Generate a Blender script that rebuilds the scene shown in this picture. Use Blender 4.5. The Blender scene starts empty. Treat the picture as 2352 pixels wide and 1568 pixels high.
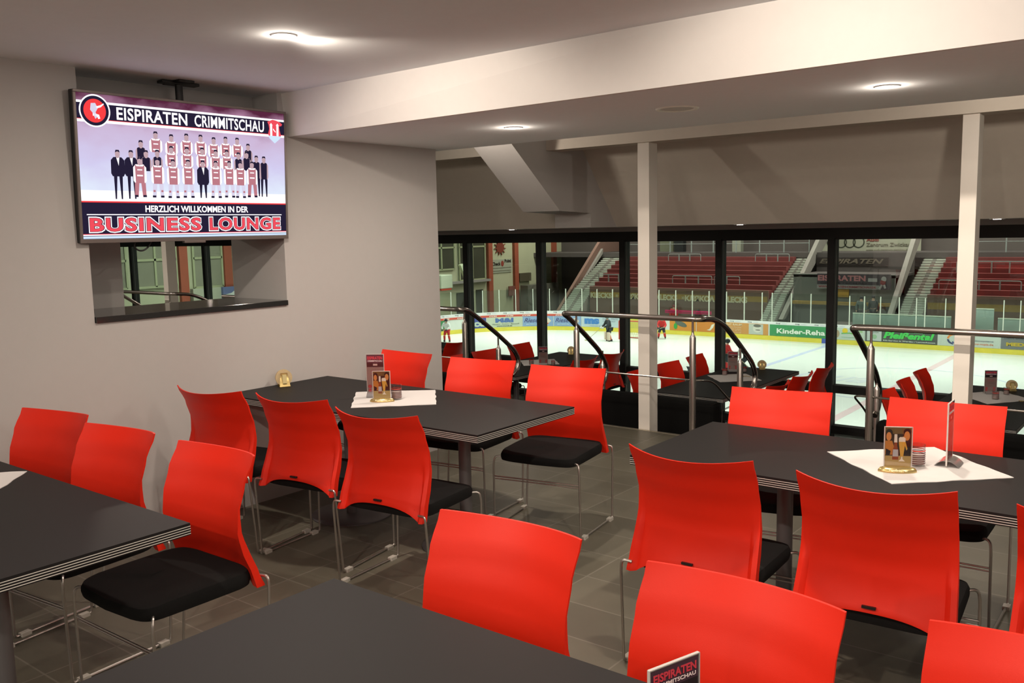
import bpy, math, random
from mathutils import Vector, Matrix
R = math.radians
S = bpy.context.scene
col = S.collection
random.seed(7)

# ------------------------------------------------------------------ camera, world, exposure
EYE = Vector((0, 0, 1.72))
PITCH, ROLL, YAW, FPX = R(7.03), R(-1.21), R(-38.3), 2065.0
fw = Vector((math.sin(YAW) * math.cos(PITCH), math.cos(YAW) * math.cos(PITCH), -math.sin(PITCH)))
r0 = Vector((math.cos(YAW), -math.sin(YAW), 0))
u0 = r0.cross(fw)
rt = math.cos(ROLL) * r0 + math.sin(ROLL) * u0
up = -math.sin(ROLL) * r0 + math.cos(ROLL) * u0
cd = bpy.data.cameras.new('camera')
cam = bpy.data.objects.new('camera', cd)
col.objects.link(cam)
M4 = Matrix((rt, up, -fw)).transposed().to_4x4()
M4.translation = EYE
cam.matrix_world = M4
cd.sensor_width = 36
cd.lens = FPX / 2352 * 36
cd.clip_end = 300
cd.clip_start = 0.05
S.camera = cam
w = bpy.data.worlds.new('world')
S.world = w
w.use_nodes = True
w.node_tree.nodes['Background'].inputs[0].default_value = (0.75, 0.8, 0.7, 1)
w.node_tree.nodes['Background'].inputs[1].default_value = 0.03
S.view_settings.view_transform = 'Standard'
S.view_settings.look = 'None'
S.view_settings.exposure = 0
S.view_settings.gamma = 1
S.view_settings.use_curve_mapping = False

WARM = (1.0, 0.86, 0.72)
P_UP, P_SOF, P_LOW, P_NEXT, P_RINK = 17, 19, 6, 30, 8400


def light(name, kind, loc, power, color, **kw):
    l = bpy.data.lights.new(name, kind)
    l.energy = power
    l.color = color
    for k, v in kw.items():
        setattr(l, k, v)
    o = bpy.data.objects.new(name, l)
    o.location = loc
    col.objects.link(o)
    return o


# rink floodlights: high above the ice, shining down
for i, (x, y) in enumerate([(-38, 28), (-38, 46), (-24, 28), (-24, 46), (-8, 28), (-8, 46)]):
    light('rink_light', 'AREA', (x, y, 6.5), P_RINK / 6, (0.93, 1.0, 0.90), shape='RECTANGLE', size=11, size_y=5, spread=R(125))


for i, (x, y) in enumerate([(-40, 60), (-28, 60), (-16, 60), (-4, 60)]):  # added fill lights, unseen, brighten the far stand and its banners
    light('stand_fill', 'AREA', (x, y, 7.5), 1100, (1.0, 0.92, 0.82), shape='RECTANGLE', size=8, size_y=2)


# ------------------------------------------------------------------ materials
def srgb(c):
    return tuple((x / 255 / 12.92 if x / 255 <= 0.04045 else ((x / 255 + 0.055) / 1.055) ** 2.4) for x in c)


def mat(name, c, rough=0.6, metal=0.0, noise=0.0, nscale=20, bump=0.0, bscale=200, spec=0.5, trans=0.0, emit=None, es=1.0, coat=0.0):
    m = bpy.data.materials.new(name)
    m.use_nodes = True
    nt = m.node_tree
    b = nt.nodes['Principled BSDF']
    b.inputs['Base Color'].default_value = (*c, 1)
    b.inputs['Roughness'].default_value = rough
    b.inputs['Metallic'].default_value = metal
    b.inputs['Specular IOR Level'].default_value = spec
    b.inputs['Transmission Weight'].default_value = trans
    b.inputs['Coat Weight'].default_value = coat
    if emit:
        b.inputs['Emission Color'].default_value = (*emit, 1)
        b.inputs['Emission Strength'].default_value = es
    tc = nt.nodes.new('ShaderNodeTexCoord')
    n = nt.nodes.new('ShaderNodeTexNoise')
    n.inputs['Scale'].default_value = nscale
    n.inputs['Detail'].default_value = 3
    nt.links.new(tc.outputs['Object'], n.inputs['Vector'])
    mx = nt.nodes.new('ShaderNodeMix')
    mx.data_type = 'RGBA'
    mx.inputs[6].default_value = (*[x * (1 - noise) for x in c], 1)
    mx.inputs[7].default_value = (*[min(1, x * (1 + noise)) for x in c], 1)
    nt.links.new(n.outputs['Fac'], mx.inputs[0])
    nt.links.new(mx.outputs[2], b.inputs['Base Color'])
    if bump:
        n2 = nt.nodes.new('ShaderNodeTexNoise')
        n2.inputs['Scale'].default_value = bscale
        nt.links.new(tc.outputs['Object'], n2.inputs['Vector'])
        bp = nt.nodes.new('ShaderNodeBump')
        bp.inputs['Strength'].default_value = bump
        bp.inputs['Distance'].default_value = 0.002
        nt.links.new(n2.outputs['Fac'], bp.inputs['Height'])
        nt.links.new(bp.outputs['Normal'], b.inputs['Normal'])
    return m


def emis(name, c, s=1.0):
    m = bpy.data.materials.new(name)
    m.use_nodes = True
    nt = m.node_tree
    nt.nodes.clear()
    e = nt.nodes.new('ShaderNodeEmission')
    e.inputs[0].default_value = (*c, 1)
    e.inputs[1].default_value = s
    o = nt.nodes.new('ShaderNodeOutputMaterial')
    nt.links.new(e.outputs[0], o.inputs[0])
    return m


def glassmat(name, tint=(0.95, 0.98, 0.96), ior=1.45, base=0.0):
    m = bpy.data.materials.new(name)
    m.use_nodes = True
    nt = m.node_tree
    nt.nodes.clear()
    t = nt.nodes.new('ShaderNodeBsdfTransparent')
    t.inputs[0].default_value = (*tint, 1)
    g = nt.nodes.new('ShaderNodeBsdfGlossy')
    g.inputs['Roughness'].default_value = 0.0
    f = nt.nodes.new('ShaderNodeFresnel')
    gm = nt.nodes.new('ShaderNodeNewGeometry')
    mr = nt.nodes.new('ShaderNodeMapRange')      # same reflectance on both faces of the pane
    mr.inputs[3].default_value = ior
    mr.inputs[4].default_value = 1 / ior
    nt.links.new(gm.outputs['Backfacing'], mr.inputs[0])
    nt.links.new(mr.outputs[0], f.inputs[0])
    a = nt.nodes.new('ShaderNodeMath')
    a.operation = 'ADD'
    a.inputs[1].default_value = base
    x = nt.nodes.new('ShaderNodeMixShader')
    o = nt.nodes.new('ShaderNodeOutputMaterial')
    nt.links.new(f.outputs[0], a.inputs[0])
    nt.links.new(a.outputs[0], x.inputs[0])
    nt.links.new(t.outputs[0], x.inputs[1])
    nt.links.new(g.outputs[0], x.inputs[2])
    nt.links.new(x.outputs[0], o.inputs[0])
    return m


def tilemat(name, c, grout, sx, sy, rough, mortar=0.004, spec=0.5, var=0.1):
    m = mat(name, c, rough, spec=spec)
    nt = m.node_tree
    b = nt.nodes['Principled BSDF']
    tc = nt.nodes.new('ShaderNodeTexCoord')
    br = nt.nodes.new('ShaderNodeTexBrick')
    br.offset = 0.0
    br.inputs['Color1'].default_value = (*[x * (1 - var) for x in c], 1)
    br.inputs['Color2'].default_value = (*[x * (1 + var) for x in c], 1)
    br.inputs['Mortar'].default_value = (*grout, 1)
    br.inputs['Scale'].default_value = 1.0
    br.inputs['Brick Width'].default_value = sx
    br.inputs['Row Height'].default_value = sy
    br.inputs['Mortar Size'].default_value = mortar
    nt.links.new(tc.outputs['Object'], br.inputs['Vector'])
    n = nt.nodes.new('ShaderNodeTexNoise')
    n.inputs['Scale'].default_value = 3.5
    n.inputs['Detail'].default_value = 6
    nt.links.new(tc.outputs['Object'], n.inputs['Vector'])
    mx = nt.nodes.new('ShaderNodeMix')
    mx.data_type = 'RGBA'
    mx.blend_type = 'MULTIPLY'
    mx.inputs[0].default_value = 0.5
    nt.links.new(br.outputs['Color'], mx.inputs[6])
    nt.links.new(n.outputs['Color'], mx.inputs[7])
    mp = nt.nodes.new('ShaderNodeMapRange')
    mp.inputs[3].default_value = 0.6
    mp.inputs[4].default_value = 1.4
    nt.links.new(n.outputs['Fac'], mp.inputs[0])
    nt.links.new(mp.outputs[0], mx.inputs[7])
    nt.links.new(mx.outputs[2], b.inputs['Base Color'])
    return m


PAINT = (0.53, 0.515, 0.505)
M = dict(
    wall=mat('wall_paint', PAINT, 0.9, noise=0.02, bump=0.08, spec=0.2),
    colp=mat('column_paint', (.78, .74, .68), .8, noise=.01, spec=.3),
    ceil=mat('ceiling_paint', (0.86, 0.89, 0.91), 0.9, noise=0.02, spec=0.2),
    wall_end=mat('stand_underside_paint', (0.62, 0.57, 0.50), 0.9, noise=0.03, spec=0.2),
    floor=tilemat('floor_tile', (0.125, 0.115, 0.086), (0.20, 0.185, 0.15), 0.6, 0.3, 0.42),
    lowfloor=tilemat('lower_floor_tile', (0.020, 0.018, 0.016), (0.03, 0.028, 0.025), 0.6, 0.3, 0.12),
    trimmetal=mat('edge_metal', (0.6, 0.55, 0.45), 0.35, 0.8),
    black=mat('black_frame', (0.012, 0.012, 0.012), 0.45),
    mull=mat('mullion_paint', (0.09, 0.10, 0.095), 0.5),
    glass=glassmat('window_glass', base=0.02),
    red=mat('red_plastic', (0.78, 0.021, 0.005), 0.5, noise=0.03, nscale=8, bump=0.12, bscale=700, spec=0.3),
    fabric=mat('black_fabric', (0.010, 0.010, 0.010), 0.95, noise=0.25, nscale=300, bump=0.4, bscale=900, spec=0.15),
    steel=mat('satin_steel', (0.52, 0.49, 0.46), 0.38, 1.0),
    brushed=mat('brushed_stainless', (0.50, 0.46, 0.43), 0.24, 1.0),
    glide=mat('clear_plastic_glide', (0.75, 0.72, 0.65), 0.35, trans=0.3),
    top=mat('dark_grey_laminate', (0.012, 0.011, 0.0115), 0.55, noise=0.08, nscale=300, bump=0.05, bscale=800, spec=0.25),
    lam=mat('pale_lamination', (0.62, 0.60, 0.56), 0.5),
    core=mat('dark_core', (0.03, 0.028, 0.03), 0.5),
    post=mat('grey_powder_coat', (0.20, 0.19, 0.20), 0.45, 0.6),
    paper=mat('white_paper', (0.66, 0.64, 0.63), 0.9, noise=0.01, bump=0.3, bscale=60),
    acryl=glassmat('clear_acrylic', (0.93, 0.92, 0.93), 1.5, 0.02),
    acedge=mat('acrylic_edge', (0.62, 0.58, 0.55), 0.3, spec=0.8),
    gold=mat('gold_plastic', (0.62, 0.48, 0.20), 0.25, 0.75),
    white=mat('white_gloss', (0.8, 0.8, 0.8), 0.35),
    tvgrey=mat('tv_bezel_grey', (0.22, 0.19, 0.18), 0.35, 0.5),
    sill=mat('black_stone_sill', (0.02, 0.02, 0.02), 0.07, spec=0.9),
    ice=mat('ice', (0.70, 0.76, 0.71), 0.28, noise=0.02, nscale=0.7),
    boardw=mat('board_white', (0.72, 0.75, 0.70), 0.4, noise=0.05, nscale=2),
    yellow=mat('kick_plate_yellow', (0.80, 0.68, 0.08), 0.4, noise=0.12, nscale=2),
    pexi=glassmat('rink_glass', (0.86, 0.90, 0.87), 1.4, 0.0),
    pale=mat('post_aluminium', (0.75, 0.78, 0.68), 0.4),
    concrete=mat('concrete', (0.30, 0.29, 0.26), 0.9, noise=0.1, nscale=2),
    darkcon=mat('dark_concrete', (0.10, 0.09, 0.085), 0.9, noise=0.1, nscale=2),
    standred=mat('stand_red', (0.21, 0.045, 0.042), 0.8, noise=0.2, nscale=1.2),
    brownred=mat('stand_wall_brown', (0.22, 0.13, 0.10), 0.85, noise=0.08, nscale=1.5),
    stripe=mat('ochre_stripe', (0.45, 0.28, 0.06), 0.8, noise=0.2, nscale=1),
    stepw=mat('step_edge_white', (0.55, 0.60, 0.52), 0.7, noise=0.15, nscale=3),
    hallwall=mat('hall_wall_cream', (0.52, 0.55, 0.36), 0.85, noise=0.05, nscale=0.8),
    rust=mat('rust_column', (0.36, 0.09, 0.045), 0.7, noise=0.15, nscale=2),
    palewin=mat('pale_window', (0.26, 0.27, 0.19), 0.3, noise=0.3, nscale=0.6),
    darkwin=mat('dark_window', (0.07, 0.075, 0.05), 0.3, noise=0.5, nscale=0.8),
    skin=mat('skin', (0.62, 0.36, 0.26), 0.6),
    crimson=mat('jersey_red', (0.60, 0.03, 0.03), 0.8),
    jwhite=mat('jersey_white', (0.75, 0.78, 0.75), 0.8),
    navy=mat('dark_kit', (0.02, 0.025, 0.03), 0.7),
    leather=mat('black_leatherette', (0.005, 0.005, 0.005), 0.85, bump=0.1, spec=0.1),
)


def cm(rgb, rough=0.5, name=None):
    key = 'c%02x%02x%02x' % rgb
    if key not in M:
        M[key] = mat(name or 'print_' + key, srgb(rgb), rough)
    return M[key]


# ------------------------------------------------------------------ mesh helpers
class MB:
    def __init__(s):
        s.v = []
        s.f = []
        s.m = []

    def add(s, vs, fs, mi=0):
        o = len(s.v)
        s.v += [tuple(v) for v in vs]
        s.f += [tuple(i + o for i in f) for f in fs]
        s.m += [mi] * len(fs)
        return s

    def box(s, x0, x1, y0, y1, z0, z1, mi=0, T=None):
        vs = [Vector((x, y, z)) for x in (x0, x1) for y in (y0, y1) for z in (z0, z1)]
        if T is not None:
            vs = [T @ v for v in vs]
        return s.add(vs, [(0, 1, 3, 2), (4, 6, 7, 5), (0, 4, 5, 1), (2, 3, 7, 6), (0, 2, 6, 4), (1, 5, 7, 3)], mi)

    def prism(s, poly, a, b, axis='z', mi=0):
        n = len(poly)
        mk = {'z': lambda p, t: (p[0], p[1], t), 'x': lambda p, t: (t, p[0], p[1]), 'y': lambda p, t: (p[0], t, p[1])}[axis]
        vs = [mk(p, a) for p in poly] + [mk(p, b) for p in poly]
        fs = [tuple(range(n))[::-1], tuple(range(n, 2 * n))] + [(i, (i + 1) % n, n + (i + 1) % n, n + i) for i in range(n)]
        return s.add(vs, fs, mi)

    def cyl(s, c, r, z0, z1, n=24, mi=0, r2=None):
        r2 = r if r2 is None else r2
        a = [(c[0] + r * math.cos(2 * math.pi * i / n), c[1] + r * math.sin(2 * math.pi * i / n), z0) for i in range(n)]
        b = [(c[0] + r2 * math.cos(2 * math.pi * i / n), c[1] + r2 * math.sin(2 * math.pi * i / n), z1) for i in range(n)]
        return s.add(a + b, [tuple(range(n))[::-1], tuple(range(n, 2 * n))] + [(i, (i + 1) % n, n + (i + 1) % n, n + i) for i in range(n)], mi)

    def lathe(s, prof, c=(0, 0, 0), n=24, mi=0):
        vs = []
        for r, z in prof:
            vs += [(c[0] + r * math.cos(2 * math.pi * i / n), c[1] + r * math.sin(2 * math.pi * i / n), c[2] + z) for i in range(n)]
        fs = []
        for k in range(len(prof) - 1):
            fs += [(k * n + i, k * n + (i + 1) % n, (k + 1) * n + (i + 1) % n, (k + 1) * n + i) for i in range(n)]
        return s.add(vs, fs, mi)

    def tube(s, pts, r, n=8, mi=0, cap=True):
        pts = [Vector(p) for p in pts]
        rs = r if isinstance(r, (list, tuple)) else [r] * len(pts)
        t0 = (pts[1] - pts[0]).normalized()
        nrm = t0.orthogonal().normalized()
        vs = []
        pt = t0
        for i, p in enumerate(pts):
            if i == 0:
                t = t0
            elif i == len(pts) - 1:
                t = (pts[i] - pts[i - 1]).normalized()
            else:
                t = ((pts[i + 1] - pts[i]).normalized() + (pts[i] - pts[i - 1]).normalized()).normalized()
            q = pt.rotation_difference(t)
            nrm = q @ nrm
            pt = t
            bn = t.cross(nrm)
            for k in range(n):
                a = 2 * math.pi * k / n
                vs.append(p + (nrm * math.cos(a) + bn * math.sin(a)) * rs[i])
        fs = []
        for i in range(len(pts) - 1):
            fs += [(i * n + k, i * n + (k + 1) % n, (i + 1) * n + (k + 1) % n, (i + 1) * n + k) for k in range(n)]
        if cap:
            fs += [tuple(range(n))[::-1], tuple(range((len(pts) - 1) * n, len(pts) * n))]
        return s.add(vs, fs, mi)

    def quad(s, a, b, c, d, mi=0):
        return s.add([a, b, c, d], [(0, 1, 2, 3)], mi)

    def ell(s, c, rx, ry, rz, n=12, m=8, mi=0):
        prof = [(math.sin(math.pi * k / m), math.cos(math.pi * k / m)) for k in range(m + 1)]
        o = len(s.v)
        s.lathe(prof, (0, 0, 0), n, mi)
        for i in range(o, len(s.v)):
            x, y, z = s.v[i]
            s.v[i] = (c[0] + x * rx, c[1] + y * ry, c[2] + z * rz)
        return s

    def build(s, name, mats, parent=None, smooth=False, bevel=0.0):
        me = bpy.data.meshes.new(name)
        me.from_pydata(s.v, [], s.f)
        if not isinstance(mats, (list, tuple)):
            mats = [mats]
        for x in mats:
            me.materials.append(x)
        if len(mats) > 1:
            for p, i in zip(me.polygons, s.m):
                p.material_index = i
        if smooth:
            for p in me.polygons:
                p.use_smooth = True
            me.set_sharp_from_angle(angle=R(42))
        me.validate()
        me.update()
        o = bpy.data.objects.new(name, me)
        col.objects.link(o)
        if parent:
            o.parent = parent
        if bevel:
            b = o.modifiers.new('bevel', 'BEVEL')
            b.width = bevel
            b.segments = 2
            b.limit_method = 'ANGLE'
        return o


def fillet(pts, r, n=5):
    pts = [Vector(p) for p in pts]
    out = [pts[0]]
    for i in range(1, len(pts) - 1):
        a, b, c = pts[i - 1], pts[i], pts[i + 1]
        d = min(r, (a - b).length * 0.49, (c - b).length * 0.49)
        p0 = b + (a - b).normalized() * d
        p1 = b + (c - b).normalized() * d
        for k in range(n + 1):
            t = k / n
            out.append(p0 * (1 - t) ** 2 + b * 2 * t * (1 - t) + p1 * t * t)
    out.append(pts[-1])
    return out


def thing(name, label, cat, loc=(0, 0, 0), rz=0, group=None):
    o = bpy.data.objects.new(name, None)
    o.empty_display_size = 0.1
    col.objects.link(o)
    o.location = loc
    o.rotation_euler = (0, 0, rz)
    tag(o, label, cat, group)
    return o


def tag(o, label, cat, group=None, kind=None):
    o['label'] = label
    o['category'] = cat
    if group:
        o['group'] = group
    if kind:
        o['kind'] = kind
    return o


def struct(o):
    o['kind'] = 'structure'
    return o


def kids(o):
    return [c for c in bpy.data.objects if c.parent == o]


def dup(o, loc=None, rz=None, label=None, group=None, parent=None):
    c = o.copy()
    col.objects.link(c)
    if parent:
        c.parent = parent
    if loc is not None:
        c.location = loc
    if rz is not None:
        c.rotation_euler = (0, 0, rz)
    if label:
        c['label'] = label
    if group:
        c['group'] = group
    for k in kids(o):
        dup(k, parent=c)
    return c


def text(body, name, m, parent, origin, xdir, updir, width=None, height=None, bold=0.0, depth=0.0006, shear=0.0, align='LEFT', space=1.0):
    """lettering: flat solid letters, origin = lower left (or centre) of the line, width x cap-height in metres"""
    cu = bpy.data.curves.new(name, 'FONT')
    cu.body = body
    cu.size = 1
    cu.offset = bold
    cu.shear = shear
    cu.space_character = space
    cu.resolution_u = 3
    cu.extrude = 0.5
    t = bpy.data.objects.new(name, cu)
    col.objects.link(t)
    bpy.context.view_layer.update()
    me = bpy.data.meshes.new_from_object(t.evaluated_get(bpy.context.evaluated_depsgraph_get()))
    bpy.data.objects.remove(t)
    if not me.vertices:
        return None
    xs = [v.co.x for v in me.vertices]
    ys = [v.co.y for v in me.vertices]
    x0, x1, y0, y1 = min(xs), max(xs), min(ys), max(ys)
    sy = height / (y1 - y0) if height else width / (x1 - x0)
    sx = width / (x1 - x0) if width else sy
    X = Vector(xdir).normalized()
    U = Vector(updir).normalized()
    N = X.cross(U)
    O = Vector(origin)
    off = -(x0 + x1) / 2 if align == 'CENTER' else -x0
    for v in me.vertices:
        v.co = O + X * ((v.co.x + off) * sx) + U * ((v.co.y - y0) * sy) + N * ((v.co.z + 0.5) * depth)
    me.materials.clear()
    me.materials.append(m)
    me.name = name
    o = bpy.data.objects.new(name, me)
    col.objects.link(o)
    if parent:
        o.parent = parent
    return o


# ------------------------------------------------------------------ the room
ZC, ZS, ZL = 2.625, 2.355, -0.75      # upper ceiling, dropped soffit, lower floor
XW = -4.82
XR = 3.4
XL = -22.0
YB = -5.5
struct(MB().box(XL, XR, YB - 0.2, 6.63, -0.15, 0).build('floor', M['floor']))
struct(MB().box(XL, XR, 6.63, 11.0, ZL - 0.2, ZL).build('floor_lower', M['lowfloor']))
o = struct(MB().box(XL, XR, 6.60, 6.632, -0.03, 0.0025).build('trim_1', M['trimmetal']))
# stair flights (part of the setting)
for k, (x0, x1) in enumerate(((-5.55, -4.55), (-3.15, -2.05))):
    mb = MB()
    for i in range(3):
        mb.box(x0, x1, 6.64 + i * 0.27, 6.64 + (i + 1) * 0.27, ZL, -0.1875 * (i + 1))
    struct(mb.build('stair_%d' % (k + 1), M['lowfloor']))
struct(MB().box(XL, XR, YB - 0.2, 3.76, ZC, ZC + 0.1).build('ceiling', M['ceil']))
# bulkhead face of the dropped ceiling and the soffit itself
mb = MB()
mb.prism([(XL, 3.80), (-5.0, 3.80), (-0.6, 3.715), (XR, 3.66), (XR, 5.42), (-2.7, 5.33), (-5, 5.33), (XL, 5.33)], ZS, ZC + 0.1)
struct(mb.build('ceiling_soffit', M['ceil']))
mb = MB()
vs = [(XL, 3.77, ZC + .02), (-5.06, 3.765, ZC + .02), (-1.48, 3.655, ZC + .02), (XR, 3.55, ZC + .02),
      (XL, 3.795, ZS - .001), (-5.0, 3.795, ZS - .001), (-0.6, 3.712, ZS - .001), (XR, 3.655, ZS - .001)]
b2 = [(x, y + 0.03, z) for x, y, z in vs]
mb.add(vs + b2, [(4, 5, 1, 0), (5, 6, 2, 1), (6, 7, 3, 2), (8, 9, 13, 12), (9, 10, 14, 13), (10, 11, 15, 14), (4, 12, 13, 5), (5, 13, 14, 6), (6, 14, 15, 7)])
struct(mb.build('wall_bulkhead', mat('bulkhead_lit_paint', (0.80, 0.78, 0.76), 0.9, noise=0.02, spec=0.2)))  # lighter copy of the wall paint, stronger light put into the colour
# left wall with the deep hatch
mb = MB()
mb.box(-5.40, XW, YB, 2.43, 0, ZC)
mb.box(-5.40, XW, 3.725, 5.20, 0, ZC)
mb.box(-5.40, XW, 2.43, 3.725, 0, 1.265)
mb.box(-5.40, -5.08, 2.43, 3.80, 1.73, ZC)
mb.box(-5.46, -5.40, 2.30, 2.92, 1.20, 1.80)
struct(mb.build('wall_left', M['wall']))
s = MB().box(-5.40, -4.805, 2.434, 3.722, 1.265, 1.298).build('window_sill', M['sill'], bevel=0.002)
tag(s, 'glossy black stone sill in the wall hatch below the television', 'sill')
struct(MB().box(XL, XR, YB - 0.2, YB, 0, ZC).build('wall_back', M['wall']))
struct(MB().box(XR, XR + 0.2, YB, 11.0, ZL, 3.4).build('wall_right', M['wall']))
struct(MB().box(XL - 0.2, XL, YB, 11.0, ZL, 3.4).build('wall_far_left', M['wall']))
# edge beam over the columns, void above it, sloping underside of the stand
struct(MB().box(XL, XR, 6.60, 6.80, 2.418, 3.3).build('ceiling_beam', M['wall_end']))
struct(MB().box(XL, XR, 5.30, 6.82, 3.0, 3.1).build('ceiling_void', M['ceil']))
mb = MB()
mb.prism([(6.78, 2.95), (7.78, 1.735), (10.95, 1.735), (10.95, 3.2), (6.78, 3.3)], XL, XR, axis='x')
struct(mb.build('wall_upper', M['wall_end']))
struct(MB().box(XL, XR, 10.74, 10.95, 1.672, 1.74).build('trim_2', M['wall']))
# raking concrete beams under the stand (structure)
for k, x0 in enumerate((-5.2, 0.55, -11.0)):
    prof = [(5.75, 2.76), (6.10, 2.45), (6.80, 1.89), (7.31, 1.87), (7.31, 1.735), (7.85, 1.735), (7.85, 2.6), (5.75, 3.3)]
    struct(MB().prism(prof, x0, x0 + 0.42, axis='x').build('beam_%d' % (k + 1), M['wall']))
# columns
for x0, x1, lab in ((-3.873, -3.764, 'cream square column in the middle behind the curved railing'),
                    (-1.402, -1.300, 'brightly lit cream square column at the right of the room'),
                    (-11.22, -11.11, 'cream column seen through the wall hatch under the television')):
    c = MB().box(x0, x1, 6.64, 6.78, ZL, 2.419).build('column', M['colp'], bevel=0.003)
    tag(c, lab, 'column')

# ------------------------------------------------------------------ window wall
YW = 10.8
pit = 1.437
mx = [-3.63 - pit * k for k in range(-5, 14)]
mx = [x for x in mx if XL < x < XR]
ZT0, ZT1 = 1.535, 1.672
win = struct(MB().box(XL, XR, YW - 0.06, YW + 0.06, ZT0, ZT1).box(XL, XR, YW - 0.05, YW + 0.07, -0.30, -0.205).box(XL, XR, YW - 0.05, YW + 0.07, ZL, ZL + 0.05).build('window_1', M['black']))
for x in mx:
    m_ = MB().box(x - 0.048, x + 0.034, YW - 0.075, YW - 0.060, ZL + .05, ZT0 + .02, 0).box(x - 0.042, x + 0.038, YW - 0.060, YW + 0.07, ZL + .05, ZT0 + .02, 1)
    m_.box(x + 0.034, x + 0.040, YW - 0.02, YW - 0.012, ZL + .05, ZT0 + .02, 2)
    m_.build('mullion', [M['black'], M['mull'], M['steel']], win)
for i in range(len(mx) - 1):
    b, a = sorted((mx[i], mx[i + 1]))[::-1]
    a += 0.038
    b -= 0.042
    MB().box(a, b, YW, YW + 0.008, -0.205, ZT0).build('pane', M['glass'], win)
    MB().box(a, b, YW, YW + 0.008, ZL + .05, -0.30).build('pane', M['glass'], win)


# ------------------------------------------------------------------ chairs
def make_chair():
    t = thing('dining_chair', 'chair', 'chair')
    # backrest: two grids front / back
    nu, nv = 20, 16

    def hw(z):
        return 0.258 - 0.012 * min(1, max(0, (z - 0.40) / 0.5)) - 0.005 * math.sin(math.pi * min(1, max(0, (z - 0.42) / 0.48)))

    key = [(0.40, -0.245), (0.46, -0.236), (0.55, -0.212), (0.62, -0.205), (0.70, -0.220), (0.80, -0.262), (0.90, -0.325)]

    def prof(z):
        for (a, ya), (b, yb) in zip(key, key[1:]):
            if z <= b:
                f = (z - a) / (b - a)
                f = f * f * (3 - 2 * f) * 0.5 + f * 0.5
                return ya + (yb - ya) * f
        return key[-1][1]

    def surf(u, v, back):
        z0 = 0.400 + (0.058 * (1 - (abs(u) / 0.84) ** 2.4) ** 0.7 if abs(u) < 0.84 else 0)
        z1 = 0.902 - 0.018 * (1 - u * u)
        z = z0 + (z1 - z0) * v
        x = u * hw(z)
        cv = 0.032 + 0.055 * v
        y = prof(z) + cv * (abs(u) ** 2.0)
        if back:
            rib = max(0, min(1, (abs(u) - 0.86) / 0.06)) * max(0, min(1, (0.62 - v) / 0.35))
            low = max(0, min(1, (0.07 - v) / 0.05))
            y -= 0.008 + 0.022 * rib + 0.006 * low
        return (x, y, z)
    us = [-1, -0.97, -0.93, -0.89, -0.86, -0.80] + [-0.7 + 0.1 * i for i in range(15)] + [0.80, 0.86, 0.89, 0.93, 0.97, 1]
    vs_ = [0, 0.02, 0.05, 0.09] + [0.15 + 0.85 * i / 14 for i in range(15)]
    mb = MB()
    A = [surf(u, v, False) for v in vs_ for u in us]
    B = [surf(u, v, True) for v in vs_ for u in us]
    n, k = len(us), len(vs_)
    fs = []
    for j in range(k - 1):
        for i in range(n - 1):
            a = j * n + i
            fs.append((a, a + n, a + n + 1, a + 1))
            fs.append((n * k + a, n * k + a + 1, n * k + a + n + 1, n * k + a + n))
    for i in range(n - 1):
        fs.append((i, i + 1, n * k + i + 1, n * k + i))
        a = (k - 1) * n + i
        fs.append((a + 1, a, n * k + a, n * k + a + 1))
    for j in range(k - 1):
        a = j * n
        fs.append((a + n, a, n * k + a, n * k + a + n))
        a = j * n + n - 1
        fs.append((a, a + n, n * k + a + n, n * k + a))
    mb.add(A + B, fs)
    bk = mb.build('backrest', M['red'], t, smooth=True)
    MB().box(-0.022, 0.022, -0.256, -0.246, 0.474, 0.482).build('slot', M['black'], bk)
    # seat cushion
    out = []
    for i in range(48):
        a = 2 * math.pi * i / 48
        cx, sy = math.cos(a), math.sin(a)
        e = 0.22
        x = 0.252 * math.copysign(abs(cx) ** e, cx)
        y = 0.228 * math.copysign(abs(sy) ** e, sy) - .004
        if y > 0:
            y += 0.022 * (1 - (x / 0.252) ** 2)
        x *= (1 - 0.04 * (y + 0.228) / 0.456) * (1 - 0.09 * max(0, (-.12 - y) / .108) ** 2)
        out.append((x, y))
    mb = MB()
    lv = [(0.93, 0.408), (0.985, 0.414), (1.0, 0.430), (0.998, 0.452), (0.97, 0.467), (0.90, 0.472), (0.6, 0.470), (0.2, 0.467)]
    vs = []
    for s_, z in lv:
        vs += [(x * s_, y * s_, z - 0.012 * max(0, (y - 0.12) / 0.12) * (0 if z < 0.44 else 1)) for x, y in out]
    n = 48
    fs = [tuple(range(n))[::-1], tuple(range((len(lv) - 1) * n, len(lv) * n))]
    for j in range(len(lv) - 1):
        fs += [(j * n + i, j * n + (i + 1) % n, (j + 1) * n + (i + 1) % n, (j + 1) * n + i) for i in range(n)]
    mb.add(vs, fs)
    mb.build('seat', M['fabric'], t, smooth=True)
    rr = 0.0058
    for sx in (-1, 1):
        MB().tube(fillet([(sx * .19, .17, .425), (sx * .262, .215, .432), (sx * .268, .222, .39), (sx * .272, .216, .008), (sx * .273, .19, .008)], .03), rr).build('leg', M['steel'], t, smooth=True)
        MB().tube(fillet([(sx * .235, -.245, .436), (sx * .276, -.252, .440), (sx * .280, -.252, .40), (sx * .286, -.222, .008), (sx * .285, -.19, .008)], .028), rr).build('leg', M['steel'], t, smooth=True)
        MB().tube([(sx * .273, .20, .008), (sx * .285, -.20, .008)], rr).build('runner', M['steel'], t, smooth=True)
        for y in (-.185, .17):
            MB().box(sx * (.274 - .012 * (y < 0) * -1) - .014, sx * (.274 - .012 * (y < 0) * -1) + .014, y - .022, y + .022, 0.0, 0.017).build('glide', M['glide'], t)
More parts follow.
